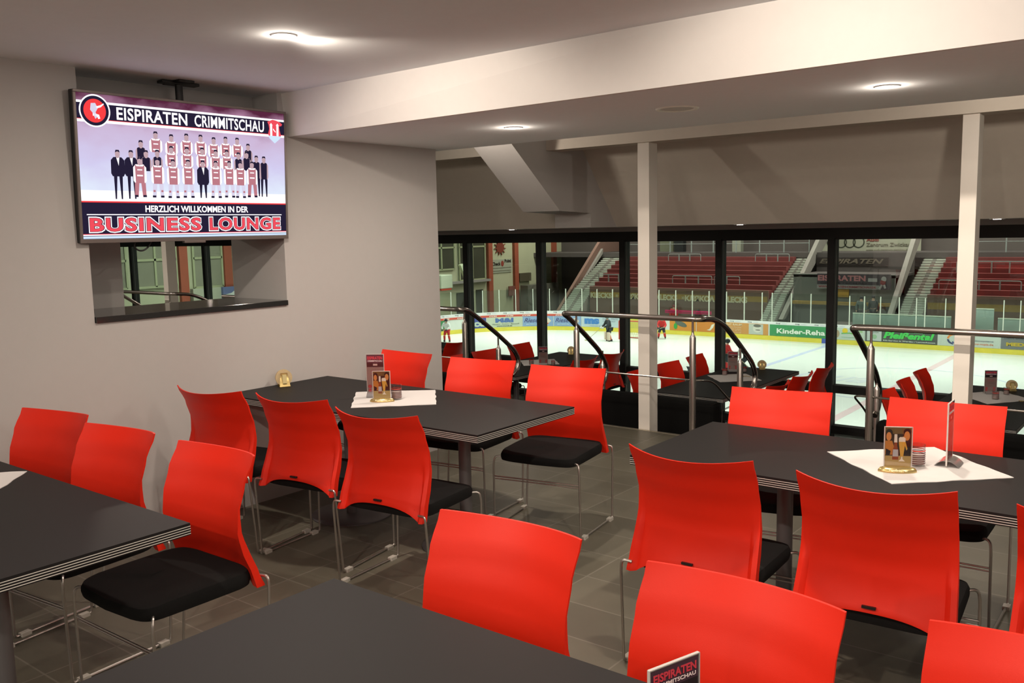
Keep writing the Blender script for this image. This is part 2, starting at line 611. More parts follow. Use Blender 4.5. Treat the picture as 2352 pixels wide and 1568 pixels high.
    MB().tube([(-.270, .219, .315), (.270, .219, .315)], 0.004).tube([(-.268, .214, .300), (.268, .214, .300)], 0.0035).build('stretcher', M['steel'], t, smooth=True)
    return t


proto = make_chair()
used = [False]


def chair(top, rot, label, face=1, z=0, group='red chairs'):
    """top: xy of the middle of the back's upper edge; face: +1 looks to +Y, other angles in degrees"""
    a = {1: 0, -1: 180}.get(face, face)
    th = R(a + rot)
    off = Vector((-math.sin(th), math.cos(th))) * 0.24
    loc = (top[0] + off.x, top[1] + off.y, z)
    if not used[0]:
        used[0] = True
        proto.location = loc
        proto.rotation_euler = (0, 0, th)
        proto['label'] = label
        proto['group'] = group
        return proto
    return dup(proto, loc, th, label, group)


G = 'red stacking chairs on the upper level'
chair((-4.31, 2.775), 8.6, 'red-backed chair nearest the wall on the near side of the wall table', 1, group=G)
chair((-3.715, 2.863), 8.0, 'middle red-backed chair of three on the near side of the wall table', 1, group=G)
chair((-3.05, 2.827), 6.6, 'red-backed chair at the free corner of the near side of the wall table', 1, group=G)
chair((-4.41, 4.40), -1.7, 'red chair by the wall behind the tall menu holder, facing the camera', -1, group=G)
chair((-3.72, 4.40), 9.0, 'middle red chair on the far side of the wall table', -1, group=G)
chair((-3.056, 4.405), 10.5, 'red chair with visible black seat at the far free corner of the wall table', -1, group=G)
chair((-1.495, 2.924), 1.7, 'red chair seen from behind at the left of the right-hand table', 1, group=G)
chair((-0.837, 2.914), 3.6, 'large red chair seen from behind in the middle of the right-hand table', 1, group=G)
chair((-0.18, 2.90), 2.0, 'red chair cut by the right edge of the photo at the right-hand table', 1, group=G)
chair((-1.695, 4.31), 10.0, 'red chair on the far side of the right-hand table beside the curved railing', -1, group=G)
chair((-0.95, 4.40), 2.1, 'red chair behind the dark edge-on menu holder on the right-hand table', -1, group=G)
chair((-1.537, 1.905), 1.9, 'red chair facing the camera behind the nearest table, left one', -1, group=G)
chair((-0.828, 1.87), -2.4, 'large red chair in the foreground just behind the small leaning menu', -1, group=G)
chair((-0.185, 1.92), 0.0, 'red chair in the lower right corner of the photo', -1, group=G)
chair((-4.38, 1.975), 9.9, 'dull red chair against the wall at the far left behind the left table', -1, group=G)
chair((-3.735, 1.951), 5.8, 'middle red chair behind the left table', -1, group=G)
chair((-3.05, 1.973), 0.8, 'red chair with big black seat pulled out at the corner of the left table', -1, group=G)
GL = 'red chairs on the lower level by the windows'
ords = ['nearest', 'middle', 'farthest']
for tx, nm, ys_l, ys_r in ((-7.31, 'left lower table', (8.43, 9.09, 9.83), (9.13, 9.79)), (-4.67, 'middle lower table', (8.63, 9.29, 9.96), (8.63, 9.31, 9.98)), (-2.07, 'right lower table', (8.70, 9.40, 10.08), ())):
    for j, y in enumerate(ys_l):
        chair((tx - .34 + random.uniform(-.02, .02), y), random.uniform(-6, 6), 'red chair by the window wall, %s on the left side of the %s' % (ords[j], nm), -90, ZL, GL)
    for j, y in enumerate(ys_r):
        wd = ords[j] if len(ys_r) == 3 else ('nearer' if j == 0 else 'farther')
        chair((tx + .81 + .43, y), random.uniform(-4, 4), 'dark-looking red chair seen from behind, %s on the right side of the %s' % (wd, nm), 90, ZL, GL)
chair((-8.65, 9.67), 3, 'dark red chair in front of the leftmost window post beyond the wall corner', 90, ZL, GL)


# ------------------------------------------------------------------ tables
def table(x0, x1, y0, y1, z, label, legs, group):
    cx, cy = (x0 + x1) / 2, (y0 + y1) / 2
    t = thing('dining_table', label, 'table', (cx, cy, z), 0, group)
    hx, hy = (x1 - x0) / 2, (y1 - y0) / 2
    tp = MB().box(-hx, hx, -hy, hy, 0.708, 0.75).build('tabletop', M['top'], t)
    mb = MB()
    for zz in (0.712, 0.7205, 0.729, 0.7375):
        mb.box(-hx - .0007, hx + .0007, -hy - .0007, hy + .0007, zz, zz + .0026)
    mb.build('edge_banding', M['lam'], tp)
    for lx, ly in legs:
        MB().cyl((lx, ly), 0.034, 0.012, 0.708, 28).build('leg', M['post'], t, smooth=True)
        MB().lathe([(0, 0), (0.25, 0), (0.25, 0.006), (0.244, 0.010), (0.05, 0.014), (0, 0.014)], (lx, ly, 0), 40).build('foot_plate', M['post'], t, smooth=True)
    return t


GT = 'dark rectangular tables'
table(-4.815, -2.755, 3.205, 4.03, 0, 'dark grey table with striped edge set against the wall below the hatch', [(-.36, 0), (.58, 0)], GT)
table(-4.79, -2.725, 0.84, 1.65, 0, 'dark grey table at the left edge of the photo', [(-.5, 0), (.58, -.05)], GT)
table(-1.93, 0.14, 0.78, 1.605, 0, 'nearest dark grey table at the bottom of the photo', [(-.5, 0), (.5, 0)], GT)
table(-1.955, 0.11, 3.28, 4.085, 0, 'dark grey table on the right with the kite-turned white paper mat', [(-.50, 0), (.58, 0)], GT)
for x0, lab in ((-9.95, 'dark table on the lower level, mostly hidden by the wall corner'), (-7.31, 'dark table on the lower level between the two left railings'), (-4.67, 'dark pointed-looking table on the lower level right of the middle column'), (-2.07, 'dark table on the lower level behind the right column')):
    table(x0, x0 + 0.82, 8.27, 10.34, ZL, lab, [(0, -.5), (0, .5)], GT)


# ------------------------------------------------------------------ table things
def mat_paper(pts, z, label):
    cx = sum(p[0] for p in pts) / len(pts)
    cy = sum(p[1] for p in pts) / len(pts)
    rim = []
    n = len(pts)
    for i in range(n):
        a, b = Vector(pts[i]), Vector(pts[(i + 1) % n])
        d = (b - a)
        nr = Vector((d.y, -d.x)).normalized()
        for k in range(14):
            t_ = k / 14
            w_ = 0 if k == 0 else 0.004 * math.sin(t_ * 19 + i) * math.sin(math.pi * t_)
            p = a + d * t_ + nr * w_
            rim.append((p.x - cx, p.y - cy))
    vs = []
    N = len(rim)
    for s_, zz in ((1, 0.0004), (1, 0.0028), (0.96, 0.0012), (0.6, 0.0012), (0.3, 0.0014)):
        for i, (x, y) in enumerate(rim):
            wv = 0.0014 * math.sin(i * 0.9) * (s_ > 0.9) if zz > 0.001 else 0
            vs.append((x * s_, y * s_, zz + wv * 0.6))
    fs = [tuple(range(N))[::-1], tuple(range(4 * N, 5 * N))]
    for j in range(4):
        fs += [(j * N + i, j * N + (i + 1) % N, (j + 1) * N + (i + 1) % N, (j + 1) * N + i) for i in range(N)]
    o = MB().add(vs, fs).build('paper_mat', M['paper'], smooth=True)
    o.location = (cx, cy, z)
    tag(o, label, 'place mat', 'white paper mats')
    return o


mat_paper([(-3.794, 3.332), (-4.147, 3.69), (-3.776, 4.006), (-3.452, 3.666)], 0.75, 'white paper mat on the wall table under the beer card')
mat_paper([(-1.28, 3.783), (-0.919, 3.433), (-0.57, 3.77), (-0.93, 4.11)], 0.75, 'white paper mat turned like a kite on the right-hand table')
mat_paper([(-3.924, 1.637), (-4.27, 1.30), (-3.93, 0.96), (-3.58, 1.30)], 0.75, 'white paper mat cut by the left edge of the photo')
mat_paper([(-7.26, 9.36), (-6.95, 9.70), (-6.62, 9.36), (-6.94, 9.02)], 0.0, 'white paper mat on the left lower table')
mat_paper([(-4.62, 9.50), (-4.30, 9.84), (-3.96, 9.50), (-4.30, 9.16)], 0.0, 'white paper mat on the middle lower table')
mat_paper([(-2.02, 9.75), (-1.68, 10.10), (-1.34, 9.75), (-1.66, 9.32)], 0.0, 'white paper mat on the right lower table')


def menu_card(cf, w_, h_, parent, dark=False):
    """printed card inside the holder, local x right, z up, facing -Y"""
    mb = MB()
    y = 0.0

    def q(x0, x1, z0, z1, mi, k):
        yy = -0.0018 - 0.0002 * k
        mb.quad((x0, yy, z0), (x1, yy, z0), (x1, yy, z1), (x0, yy, z1), mi)
    x0, x1 = -w_ / 2 + .003, w_ / 2 - .003
    mb.box(x0, x1, -0.0016, 0.0016, 0.012, h_ - .003, 0)
    q(x0, x1, h_ * .80, h_ - .003, 1, 1)
    q(x0, x1, h_ * .70, h_ * .80, 2, 1)
    q(-.012, .014, h_ * .733, h_ * .775, 3, 2)
    for i in range(4):
        q(-w_ * .26, w_ * .28, h_ * (.60 - .055 * i), h_ * (.608 - .055 * i), 4 if i < 2 else 5, 1)
    for cx_ in (-w_ * .33, w_ * .30):
        mb.add([(cx_ + .012 * math.cos(a), -0.0021, h_ * .24 + .012 * math.sin(a)) for a in [i * math.pi / 5 for i in range(10)]], [tuple(range(10))], 4)
        mb.add([(cx_ + .010 * math.cos(a), -0.0021, h_ * .15 + .010 * math.sin(a)) for a in [i * math.pi / 5 for i in range(10)]], [tuple(range(10))], 4)
    q(x0, x1, .012, h_ * .07, 6, 1)
    c = mb.build('menu_card', [cm((150, 128, 120)), cm((92, 62, 78)), cm((42, 30, 34)), cm((225, 200, 190)), cm((190, 60, 60)), cm((110, 90, 80)), cm((190, 190, 165))], parent)
    text('EISPIRATEN', 'lettering', cm((205, 60, 75)), c, (0, -0.0026, h_ * .875), (1, 0, 0), (0, 0, 1), w_ * .86, h_ * .075, bold=.03, align='CENTER')
    text('CRIMMITSCHAU', 'lettering', cm((235, 215, 215)), c, (0, -0.0026, h_ * .825), (1, 0, 0), (0, 0, 1), w_ * .84, h_ * .035, bold=.02, align='CENTER')
    return c


def tall_menu(loc, rz, label, w_=.107, h_=.255):
    t = thing('menu_holder', label, 'menu holder', loc, R(rz), 'tall menu holders')
    menu_card(t, w_, h_, t)
    MB().box(-w_ / 2, w_ / 2, -.0030, -.0026, .008, h_).box(-w_ / 2, w_ / 2, .0026, .0030, .008, h_).build('holder_sheet', M['acryl'], t)
    MB().box(-w_ / 2 - .001, -w_ / 2 + .0015, -.003, .003, .005, h_ + .001).box(w_ / 2 - .0015, w_ / 2 + .001, -.003, .003, .005, h_ + .001).box(-w_ / 2, w_ / 2, -.003, .003, h_ - .001, h_ + .0015).build('rim', M['acedge'], t)
    n = 12
    vs = []
    for k in range(n + 1):
        a = -1 + 2 * k / n
        yy = a * .045
        zz = .024 * (1 - a * a) + .001
        vs += [(-w_ / 2 + .004 * abs(a), yy, zz), (w_ / 2 - .004 * abs(a), yy, zz), (-w_ / 2 + .004 * abs(a), yy, zz + .002), (w_ / 2 - .004 * abs(a), yy, zz + .002)]
    fs = []
    for k in range(n):
        a = 4 * k
        fs += [(a, a + 1, a + 5, a + 4), (a + 2, a + 6, a + 7, a + 3), (a, a + 4, a + 6, a + 2), (a + 1, a + 3, a + 7, a + 5)]
    MB().add(vs, fs).build('foot', mat_foot, t, smooth=True)
    return t


mat_foot = mat('smoked_clear_foot', (0.30, 0.29, 0.29), 0.15, trans=0.35)


def beer_card(loc, rz, label, name_txt):
    t = thing('card_holder', label, 'card holder', loc, R(rz), 'beer card holders with gold feet')
    w_, h_ = .102, .178
    mb = MB()
    cols = [cm((186, 160, 95)), cm((52, 34, 22)), cm((226, 150, 80)), cm((200, 130, 50)), cm((30, 22, 18)), cm((225, 175, 70)), cm((245, 235, 215)), cm((150, 70, 25)), cm((190, 190, 190)), cm((120, 95, 50))]
    lay = [0]

    def poly(pts, mi):
        lay[0] += 1
        yy = -0.0016 - 0.00004 * lay[0]
        mb.add([(x * w_, yy, .02 + z * (h_ - .022)) for x, z in pts], [tuple(range(len(pts)))], mi)

    def el(cx, cz, rx, rz_, mi, n=14):
        poly([(cx + rx * math.cos(2 * math.pi * i / n), cz + rz_ * math.sin(2 * math.pi * i / n)) for i in range(n)], mi)
    mb.box(-w_ / 2 + .003, w_ / 2 - .003, -.0015, .0015, .018, h_ - .002, 0)
    poly([(-.46, .28), (.46, .28), (.46, .84), (-.46, .84)], 1)
    poly([(-.46, .84), (.46, .84), (.46, .985), (-.46, .985)], 9)
    # seated pair: hair, faces, jackets
    poly([(-.46, .30), (-.12, .30), (-.14, .50), (-.22, .66), (-.46, .66)], 3)
    el(-.33, .86, .13, .10, 4)
    el(-.34, .77, .095, .11, 2)
    poly([(.10, .34), (.46, .34), (.46, .66), (.30, .62), (.22, .76), (.16, .70)], 4)
    poly([(.14, .76), (.20, .78), (.34, .46), (.30, .42)], 5)
    el(.32, .89, .14, .09, 4)
    el(.31, .79, .105, .12, 2)
    poly([(-.44, .28), (-.30, .28), (-.26, .40), (-.44, .46)], 4)
    # bottle
    poly([(-.20, .18), (.02, .18), (.02, .40), (-.03, .52), (-.04, .80), (-.14, .80), (-.15, .52), (-.20, .40)], 7)
    poly([(-.15, .62), (-.03, .62), (-.04, .83), (-.14, .83)], 6)
    poly([(-.19, .26), (.01, .26), (.0, .44), (-.18, .44)], 8)
    # beer glass
    poly([(.02, .14), (.26, .14), (.17, .20), (.16, .26), (.12, .26), (.11, .20)], 6)
    poly([(.09, .26), (.19, .26), (.26, .64), (.02, .64)], 5)
    poly([(.02, .64), (.26, .64), (.26, .73), (.20, .76), (.06, .76), (.02, .73)], 6)
    c = mb.build('printed_card', cols, t)
    MB().box(-w_ / 2, w_ / 2, -.0048, -.0044, .012, h_).build('holder_sheet', M['acryl'], t)
    MB().box(-w_ / 2 - .001, -w_ / 2 + .0015, -.0045, .003, .01, h_ + .001).box(w_ / 2 - .0015, w_ / 2 + .001, -.0045, .003, .01, h_ + .001).box(-w_ / 2, w_ / 2, -.0045, .003, h_ - .001, h_ + .001).build('rim', M['acedge'], t)
    # gold lens-shaped foot
    n = 24
    vs = []
    for s_, z in ((1, 0), (.98, .006), (.80, .016), (.55, .022)):
        for i in range(n):
            a = 2 * math.pi * i / n
            ca = math.cos(a)
            x = .072 * ca
            y = .030 * math.copysign(abs(math.sin(a)) ** 1.3, math.sin(a))
            vs.append((x * (1 if s_ > .9 else s_ + .1), y * s_, z))
    fs = [tuple(range(n))[::-1], tuple(range(3 * n, 4 * n))]
    for j in range(3):
        fs += [(j * n + i, j * n + (i + 1) % n, (j + 1) * n + (i + 1) % n, (j + 1) * n + i) for i in range(n)]
    f = MB().add(vs, fs).build('gold_foot', M['gold'], t, smooth=True)
    text(name_txt, 'lettering', cm((250, 240, 200)), f, (0, -.0305, .005), (1, 0, 0), (0, .5, 1), .07, .012, bold=.02, align='CENTER', depth=.0008)
    return t


candle = mat('candle_wax', (0.75, 0.70, 0.62), 0.5)


def striped_glass(loc, label, s=1.0, rz=0):
    t = thing('candle_glass', label, 'glass', loc, rz, 'striped candle glasses')
    r, h = .030 * s, .088 * s
    MB().lathe([(r * .9, 0), (r, .004), (r * 1.02, h), (r * .95, h), (r * .93, .008), (0, .008)], n=28).build('glass_body', M['acryl'], t, smooth=True)
    mb = MB()
    for k in range(7):
        z = .012 + k * .0085 * s
        rr_ = r * 1.035
        for half in (0, 1):
            a0, a1 = (half * math.pi + .18, half * math.pi + math.pi - .18)
            N = 14
            vs = []
            for i in range(N + 1):
                a = a0 + (a1 - a0) * i / N + math.pi / 5
                vs += [(rr_ * math.cos(a), rr_ * math.sin(a), z), (rr_ * math.cos(a), rr_ * math.sin(a), z + .0035 * s)]
            mb.add(vs, [(2 * i, 2 * i + 2, 2 * i + 3, 2 * i + 1) for i in range(N)], 1 if k == 6 else 0)
    mb.build('stripes', [cm((88, 28, 34)), cm((235, 60, 40))], t)
    MB().cyl((0, 0), r * .90, .009, .045 * s, 20).build('wax', candle, t, smooth=True)
    return t


coastm = mat('pale_cork_coaster', (0.60, 0.47, 0.27), 0.8, noise=0.15, nscale=60)


def coaster_stand(loc, rz, label, ctxt=True):
    t = thing('coaster_holder', label, 'coaster holder', loc, R(rz), 'round coaster holders')
    n = 32
    vs = []
    for y in (-.011, .011):
        vs += [(.053 * math.cos(2 * math.pi * i / n), y, .056 + .053 * math.sin(2 * math.pi * i / n)) for i in range(n)]
    MB().add(vs, [tuple(range(n)), tuple(range(n, 2 * n))[::-1]] + [(i, n + i, n + (i + 1) % n, (i + 1) % n) for i in range(n)]).build('coasters', coastm, t, smooth=True)
    mb = MB()
    for sgn in (-1, 1):
        pts = []
        for k in range(9):
            a = k / 8
            pts.append((sgn * (.014 + .028 * (1 - a) ** 2), .003 + a * .085))
        for k in range(8):
            (ya, za), (yb, zb) = pts[k], pts[k + 1]
            wa, wb = .034 - .012 * k / 8, .034 - .012 * (k + 1) / 8
            mb.add([(-wa, ya, za), (wa, ya, za), (wb, yb, zb), (-wb, yb, zb), (-wa, ya + sgn * .002, za), (wa, ya + sgn * .002, za), (wb, yb + sgn * .002, zb), (-wb, yb + sgn * .002, zb)],
                   [(0, 1, 2, 3), (7, 6, 5, 4), (0, 3, 7, 4), (1, 5, 6, 2), (0, 4, 5, 1), (3, 2, 6, 7)])
    mb.box(-.034, .034, -.042, .042, .0, .003)
    g = mb.build('gold_bracket', M['gold'], t, smooth=True)
    MB().box(-.013, .013, -.047, -.030, .012, .070, T=Matrix.Translation((0, 0, 0)) @ Matrix.Rotation(R(-14), 4, 'X')).build('badge', cm((200, 185, 130)), g)
    return t


tall_menu((-3.93, 3.655, .752), 32, 'tall red and grey menu holder standing on the wall table')
beer_card((-3.78, 3.56, .752), 36, 'beer advertising card with gold foot on the wall table', 'Freiberger')
striped_glass((-3.758, 3.655, .752), 'glass with dark stripes beside the beer card on the wall table')
coaster_stand((-4.735, 3.60, .75), 62, 'round coaster holder on the wall table against the wall')
tall_menu((-0.812, 3.84, .752), 92, 'dark menu holder seen almost edge-on on the right-hand table')
beer_card((-0.95, 3.62, .752), 26, 'beer advertising card with gold foot on the right-hand table', 'Freiberger')
striped_glass((-0.912, 3.755, .752), 'glass with dark stripes behind the beer card on the right-hand table')
tall_menu((-0.717, 1.350, .750), 72, 'corner of a menu holder poking up at the bottom edge of the photo', .12, .21)
for (mxy, cxy, gxy, nm) in (((-6.76, 9.20), (-7.03, 10.22), (-6.90, 9.13), 'left lower table'), ((-4.50, 9.93), (-4.28, 10.27), (-4.46, 9.62), 'middle lower table'), ((-1.74, 9.90), (-1.60, 10.20), (-1.64, 9.60), 'right lower table')):
    tall_menu((mxy[0], mxy[1], .002), 30, 'tall menu holder standing on the ' + nm, .115, .235)
    coaster_stand((cxy[0], cxy[1], 0), 30, 'round coaster holder on the far end of the ' + nm)
    striped_glass((gxy[0], gxy[1], .002), 'candle glass with red stripes on the ' + nm, 1.0)
    o = striped_glass((mxy[0] + .14, mxy[1] + .02, .002), 'second small glass right of the menu holder on the ' + nm, .85)
    sp = MB()
    sp.ell((0, 0, .008), .022, .010, .006).tube([(0, 0, .008), (.05, .012, .012), (.09, .02, .006)], .003)
    s_ = sp.build('gold_spoon', M['gold'], smooth=True)
    s_.location = (gxy[0] + .22, gxy[1] - .01, .002)
    tag(s_, 'small gold spoon lying on the mat of the ' + nm, 'spoon', 'gold spoons')


# ------------------------------------------------------------------ railings
def railing(xl, xr, label, left=True, right=True, sh=0.0):
    t = thing('railing', label, 'railing', (0, 0, 0), 0, 'stainless railings along the step edge')
    H = 0.995
    pts = []
    if left:
        pts += [(xl, 7.02, .255), (xl, 7.10, .30), (xl, 7.14, .42), (xl, 7.02, .585), (xl, 6.73, .80), (xl, 6.50, .955), (xl - .0, 6.42, H), (xl + .16, 6.44, H)]
    else:
        pts += [(xl, 6.46, H)]
    if right:
        pts += [(xr - .12, 6.44 + sh * .4, H), (xr, 6.46 + sh * .4, H), (xr, 6.70 + sh * .8, .975), (xr, 6.90 + sh, .90), (xr, 7.20 + sh, .705), (xr, 7.46 + sh, .52), (xr, 7.54 + sh, .40), (xr, 7.50 + sh, .30), (xr, 7.42 + sh, .26)]
    else:
        pts += [(xr, 6.44, H)]
    MB().tube(fillet(pts, .09, 6), .0225, 14).build('handrail', M['brushed'], t, smooth=True)
    # mid rail
    p2 = []
    if left:
        p2 += [(xl, 6.98, .16), (xl, 6.80, .33), (xl, 6.48, .50), (xl + .16, 6.44, .505)]
    else:
        p2 += [(xl, 6.44, .505)]
    if right:
        p2 += [(xr - .12, 6.44, .505), (xr, 6.46, .505), (xr, 6.68 + sh, .47), (xr, 7.0 + sh, .26), (xr, 7.25 + sh, .08)]
    else:
        p2 += [(xr, 6.44, .505)]
    MB().tube(fillet(p2, .12, 6), .0075, 8).build('mid_rail', M['brushed'], t, smooth=True)

    def post(x, y, zb, zt, name='post'):
        MB().lathe([(0, zb), (.0255, zb), (.0255, zt - .15), (.020, zt - .135), (.011, zt - .12), (.009, zt - .10), (.009, zt - .012), (0, zt - .012)], (x, y, 0), 18).build(name, M['brushed'], t, smooth=True)
    xs = []
    if left:
        xs.append(xl + .13)
        post(xl, 7.06, -.56, .60)
    if right:
        xs.append(xr - .06)
        post(xr, 7.21 + sh, -.56, .70)
    if not right:
        xs += [xl + 1.5]
    if not left:
        xs += [xr - 1.5]
    for x in xs:
        post(x, 6.44, 0, H)
    return t


railing(-9.6, -5.6, 'stainless railing beyond the wall corner, its end sloping down to the stairs', left=False, sh=-.34)
railing(-4.50, -3.20, 'stainless railing in front of the middle column, sloping at both ends')
railing(-2.02, 3.2, 'long stainless railing running out of the photo on the right', right=False)
railing(-12.12, -10.70, 'stainless railing seen through the wall hatch')

# black upholstered benches on the lower level behind the step edge
for x0, x1, lab in ((-9.2, -5.72, 'black upholstered bench below the left railing beyond the wall corner'), (-4.42, -3.24, 'black upholstered bench behind the middle column'), (-1.95, 1.2, 'black upholstered bench below the right railing')):
    t = thing('bench', lab, 'bench', ((x0 + x1) / 2, 6.95, ZL), 0, 'black upholstered benches')
    h = (x1 - x0) / 2
    MB().box(-h, h, -.16, -.02, .10, 1.01).build('backrest', M['leather'], t, bevel=.035)
    MB().box(-h, h, -.05, .50, .10, .46).build('seat', M['leather'], t, bevel=.03)
    MB().box(-h + .04, h - .04, -.12, .44, 0, .10).build('plinth', M['black'], t)


# ------------------------------------------------------------------ downlights
lampdisc = emis('lamp_face', (1, 0.95, 0.92), 14)
ringm = mat('white_lamp_ring', (0.8, 0.8, 0.8), 0.4)


def downlight(x, y, z, label, power, group, beam=0.0):
    t = thing('ceiling_light', label, 'light', (x, y, z), 0, group)
    MB().lathe([(.040, -.001), (.042, -.006), (.057, -.006), (.060, -.001)], n=32).build('ring', ringm, t, smooth=True)
    MB().lathe([(.0, -.0035), (.030, -.0075), (.037, -.003), (.037, -.001)], n=32).build('lamp_lens', lampdisc, t, smooth=True)
    l = light('lamp', 'AREA', (0, 0, -.012), power, WARM, shape='DISK', size=0.075)
    l.parent = t
    l = light('lamp_glow', 'POINT', (0, 0, -.045), power * 0.08, WARM, shadow_soft_size=0.03)
    l.parent = t
    if beam:
        l = light('lamp_beam', 'SPOT', (0, 0.005, -.02), power * beam, WARM, spot_size=R(118), spot_blend=.5, shadow_soft_size=0.035)  # extra tilted spot, added to brighten the bulkhead and chair fronts
        l.rotation_euler = (R(54), 0, 0)
        l.parent = t
    return t


GU = 'round downlights in the upper ceiling'
k = 0
for x, y in ((-3.42, 2.70), (-1.2, 2.70), (1.0, 2.70), (-2.3, 0.65), (-0.1, 0.65), (2.1, 0.65), (-3.42, -1.4), (-1.2, -1.4), (1.0, -1.4), (-2.3, -3.6), (0.2, -3.6)):
    lab = 'round bright downlight in the upper ceiling above the television' if (x, y) == (-3.42, 2.70) else 'round downlight of the upper ceiling behind the viewpoint'
    downlight(x, y, ZC, lab, P_UP, GU, 2.6 if y > 2 else 1.9)
GS = 'round downlights in the dropped ceiling'
for x, lab in ((-3.506, 'left downlight in the dropped ceiling above the diagonal beam'), (-1.281, 'right downlight in the dropped ceiling near the lit column'), (0.95, 'downlight of the dropped ceiling beyond the right edge')):
    dl = downlight(x, 4.50, ZS, lab, P_SOF, GS)
    if x < 0:
        l = light('lamp_beam', 'SPOT', (0, .004, -.02), 135 if x > -2 else 45, WARM, spot_size=R(32), spot_blend=.25, shadow_soft_size=.02)
        l.rotation_euler = (R(63), 0, R(2 if x > -2 else 8))
        l.parent = dl
for x, nm in ((-8, 'nearest the dividing wall'), (-11, 'above its column'), (-14, 'farthest from the dividing wall')):
    downlight(x, 4.5, ZS, 'downlight in the dropped ceiling of the neighbouring room, ' + nm, P_NEXT, GS)
    downlight(x, 1.5, ZC, 'downlight in the upper ceiling of the neighbouring room, ' + nm, P_NEXT, GU)
GW = 'small downlights seen edge-on above the windows'
for x, lab in ((-6.68, 'left thin white downlight seen edge-on just above the windows'), (-3.79, 'middle thin white downlight seen edge-on above the windows'), (-1.50, 'right thin white downlight seen edge-on above the windows'), (1.2, 'downlight above the windows beyond the right edge'), (-9.6, 'downlight above the windows behind the wall'), (-13, 'downlight above the windows far behind the wall')):
    downlight(x, 8.5, 1.735, lab, P_LOW, GW)
# lamps fixed to the far edge of the dropped ceiling, washing the stand underside
for x, lab in ((-4.95, 'hidden lamp on the far edge of the dropped ceiling above the diagonal beam'), (-0.95, 'hidden lamp on the far edge of the dropped ceiling above the lit column')):
    t = thing('edge_lamp', lab, 'light', (x, 5.345 if x < -3 else 5.39, 2.47))
    MB().box(-.05, .05, 0, .05, -.03, .03).build('housing', ringm, t, bevel=.004)
    l = light('lamp', 'SPOT', (0, .06, 0), 30, WARM, spot_size=R(170), spot_blend=.4, shadow_soft_size=.04)
    l.rotation_euler = (R(82), 0, 0)
    l.parent = t

# ceiling loudspeaker
t = thing('ceiling_speaker', 'round white loudspeaker grille in the dropped ceiling', 'loudspeaker', (-2.36, 4.47, ZS))
MB().lathe([(.093, 0), (.095, -.005), (.112, -.006), (.117, 0)], n=48).build('rim', mat('speaker_rim', (.92, .95, .86), .5), t, smooth=True)
MB().lathe([(0, -.002), (.088, -.002), (.090, .0)], n=48).build('grille', mat('speaker_grille', (.66, .66, .60), .7, bump=.8, bscale=500), t, smooth=True)


# ------------------------------------------------------------------ television
W_, H_ = 1.362, 0.802
tv = thing('television', 'large flat television hanging from the ceiling with a team picture on screen', 'television', (-4.767, 3.05, 2.10))
tv.rotation_euler = (0, R(2.7), 0)
# local frame: +X towards the room, +Y to the right in the photo, +Z up
MB().box(-.045, -.004, -W_ / 2, W_ / 2, -H_ / 2, H_ / 2).build('case', M['black'], tv, bevel=.004)
bz = .015
MB().box(-.006, .006, -W_ / 2, W_ / 2, H_ / 2 - bz, H_ / 2).box(-.006, .006, -W_ / 2, W_ / 2, -H_ / 2, -H_ / 2 + bz * 1.5).box(-.006, .006, -W_ / 2, -W_ / 2 + bz, -H_ / 2 + bz * 1.5, H_ / 2 - bz).box(-.006, .006, W_ / 2 - bz, W_ / 2, -H_ / 2 + bz * 1.5, H_ / 2 - bz).build('bezel', M['tvgrey'], tv, bevel=.002)
MB().box(-.02, .008, -.07, .07, -H_ / 2 - .012, -H_ / 2 + .002).build('logo_bar', M['tvgrey'], tv, bevel=.003)
cab = MB().tube(fillet([(-.05, -.33, -.38), (-.05, -.36, -.43), (-.05, -.31, -.46), (-.05, -.26, -.43), (-.05, -.24, -.38)], .04), .005).build('cable', M['black'], tv, smooth=True)
sw, sh = W_ - 2 * bz, H_ - 2.5 * bz
sy0, sz0 = -W_ / 2 + bz, H_ / 2 - bz       # top left of the screen area


def sp(s_, t_, k):
    return (.0005 + k * .00012, sy0 + s_ * sw, sz0 - t_ * sh)


# screen background: emissive noise / gradient picture
scr = bpy.data.materials.new('screen_backdrop')
scr.use_nodes = True
nt = scr.node_tree
nt.nodes.clear()
tc = nt.nodes.new('ShaderNodeTexCoord')
sep = nt.nodes.new('ShaderNodeSeparateXYZ')
nt.links.new(tc.outputs['Generated'], sep.inputs[0])
nz = nt.nodes.new('ShaderNodeTexNoise')
nz.inputs['Scale'].default_value = 5
nz.inputs['Detail'].default_value = 8
nt.links.new(tc.outputs['Generated'], nz.inputs['Vector'])
rmp = nt.nodes.new('ShaderNodeValToRGB')
e = rmp.color_ramp.elements
e[0].position, e[0].color = 0.0, (1.0, 1.0, 1.0, 1)
e[1].position, e[1].color = 1.0, (0.10, 0.02, 0.05, 1)
for p, c in ((.33, (.78, .86, 1.0, 1)), (.55, (.66, .62, .88, 1)), (.78, (.62, .48, .68, 1)), (.90, (.40, .20, .32, 1))):
    x = e.new(p)
    x.color = c
ad = nt.nodes.new('ShaderNodeMath')
ad.operation = 'MULTIPLY_ADD'
ad.inputs[1].default_value = .32
nt.links.new(nz.outputs['Fac'], ad.inputs[0])
sb = nt.nodes.new('ShaderNodeMath')
sb.operation = 'SUBTRACT'
sb.inputs[1].default_value = .16
nt.links.new(sep.outputs['Z'], sb.inputs[0])
nt.links.new(sb.outputs[0], ad.inputs[2])
nt.links.new(ad.outputs[0], rmp.inputs[0])
em = nt.nodes.new('ShaderNodeEmission')
em.inputs[1].default_value = 1.0
nt.links.new(rmp.outputs[0], em.inputs[0])
om = nt.nodes.new('ShaderNodeOutputMaterial')
nt.links.new(em.outputs[0], om.inputs[0])
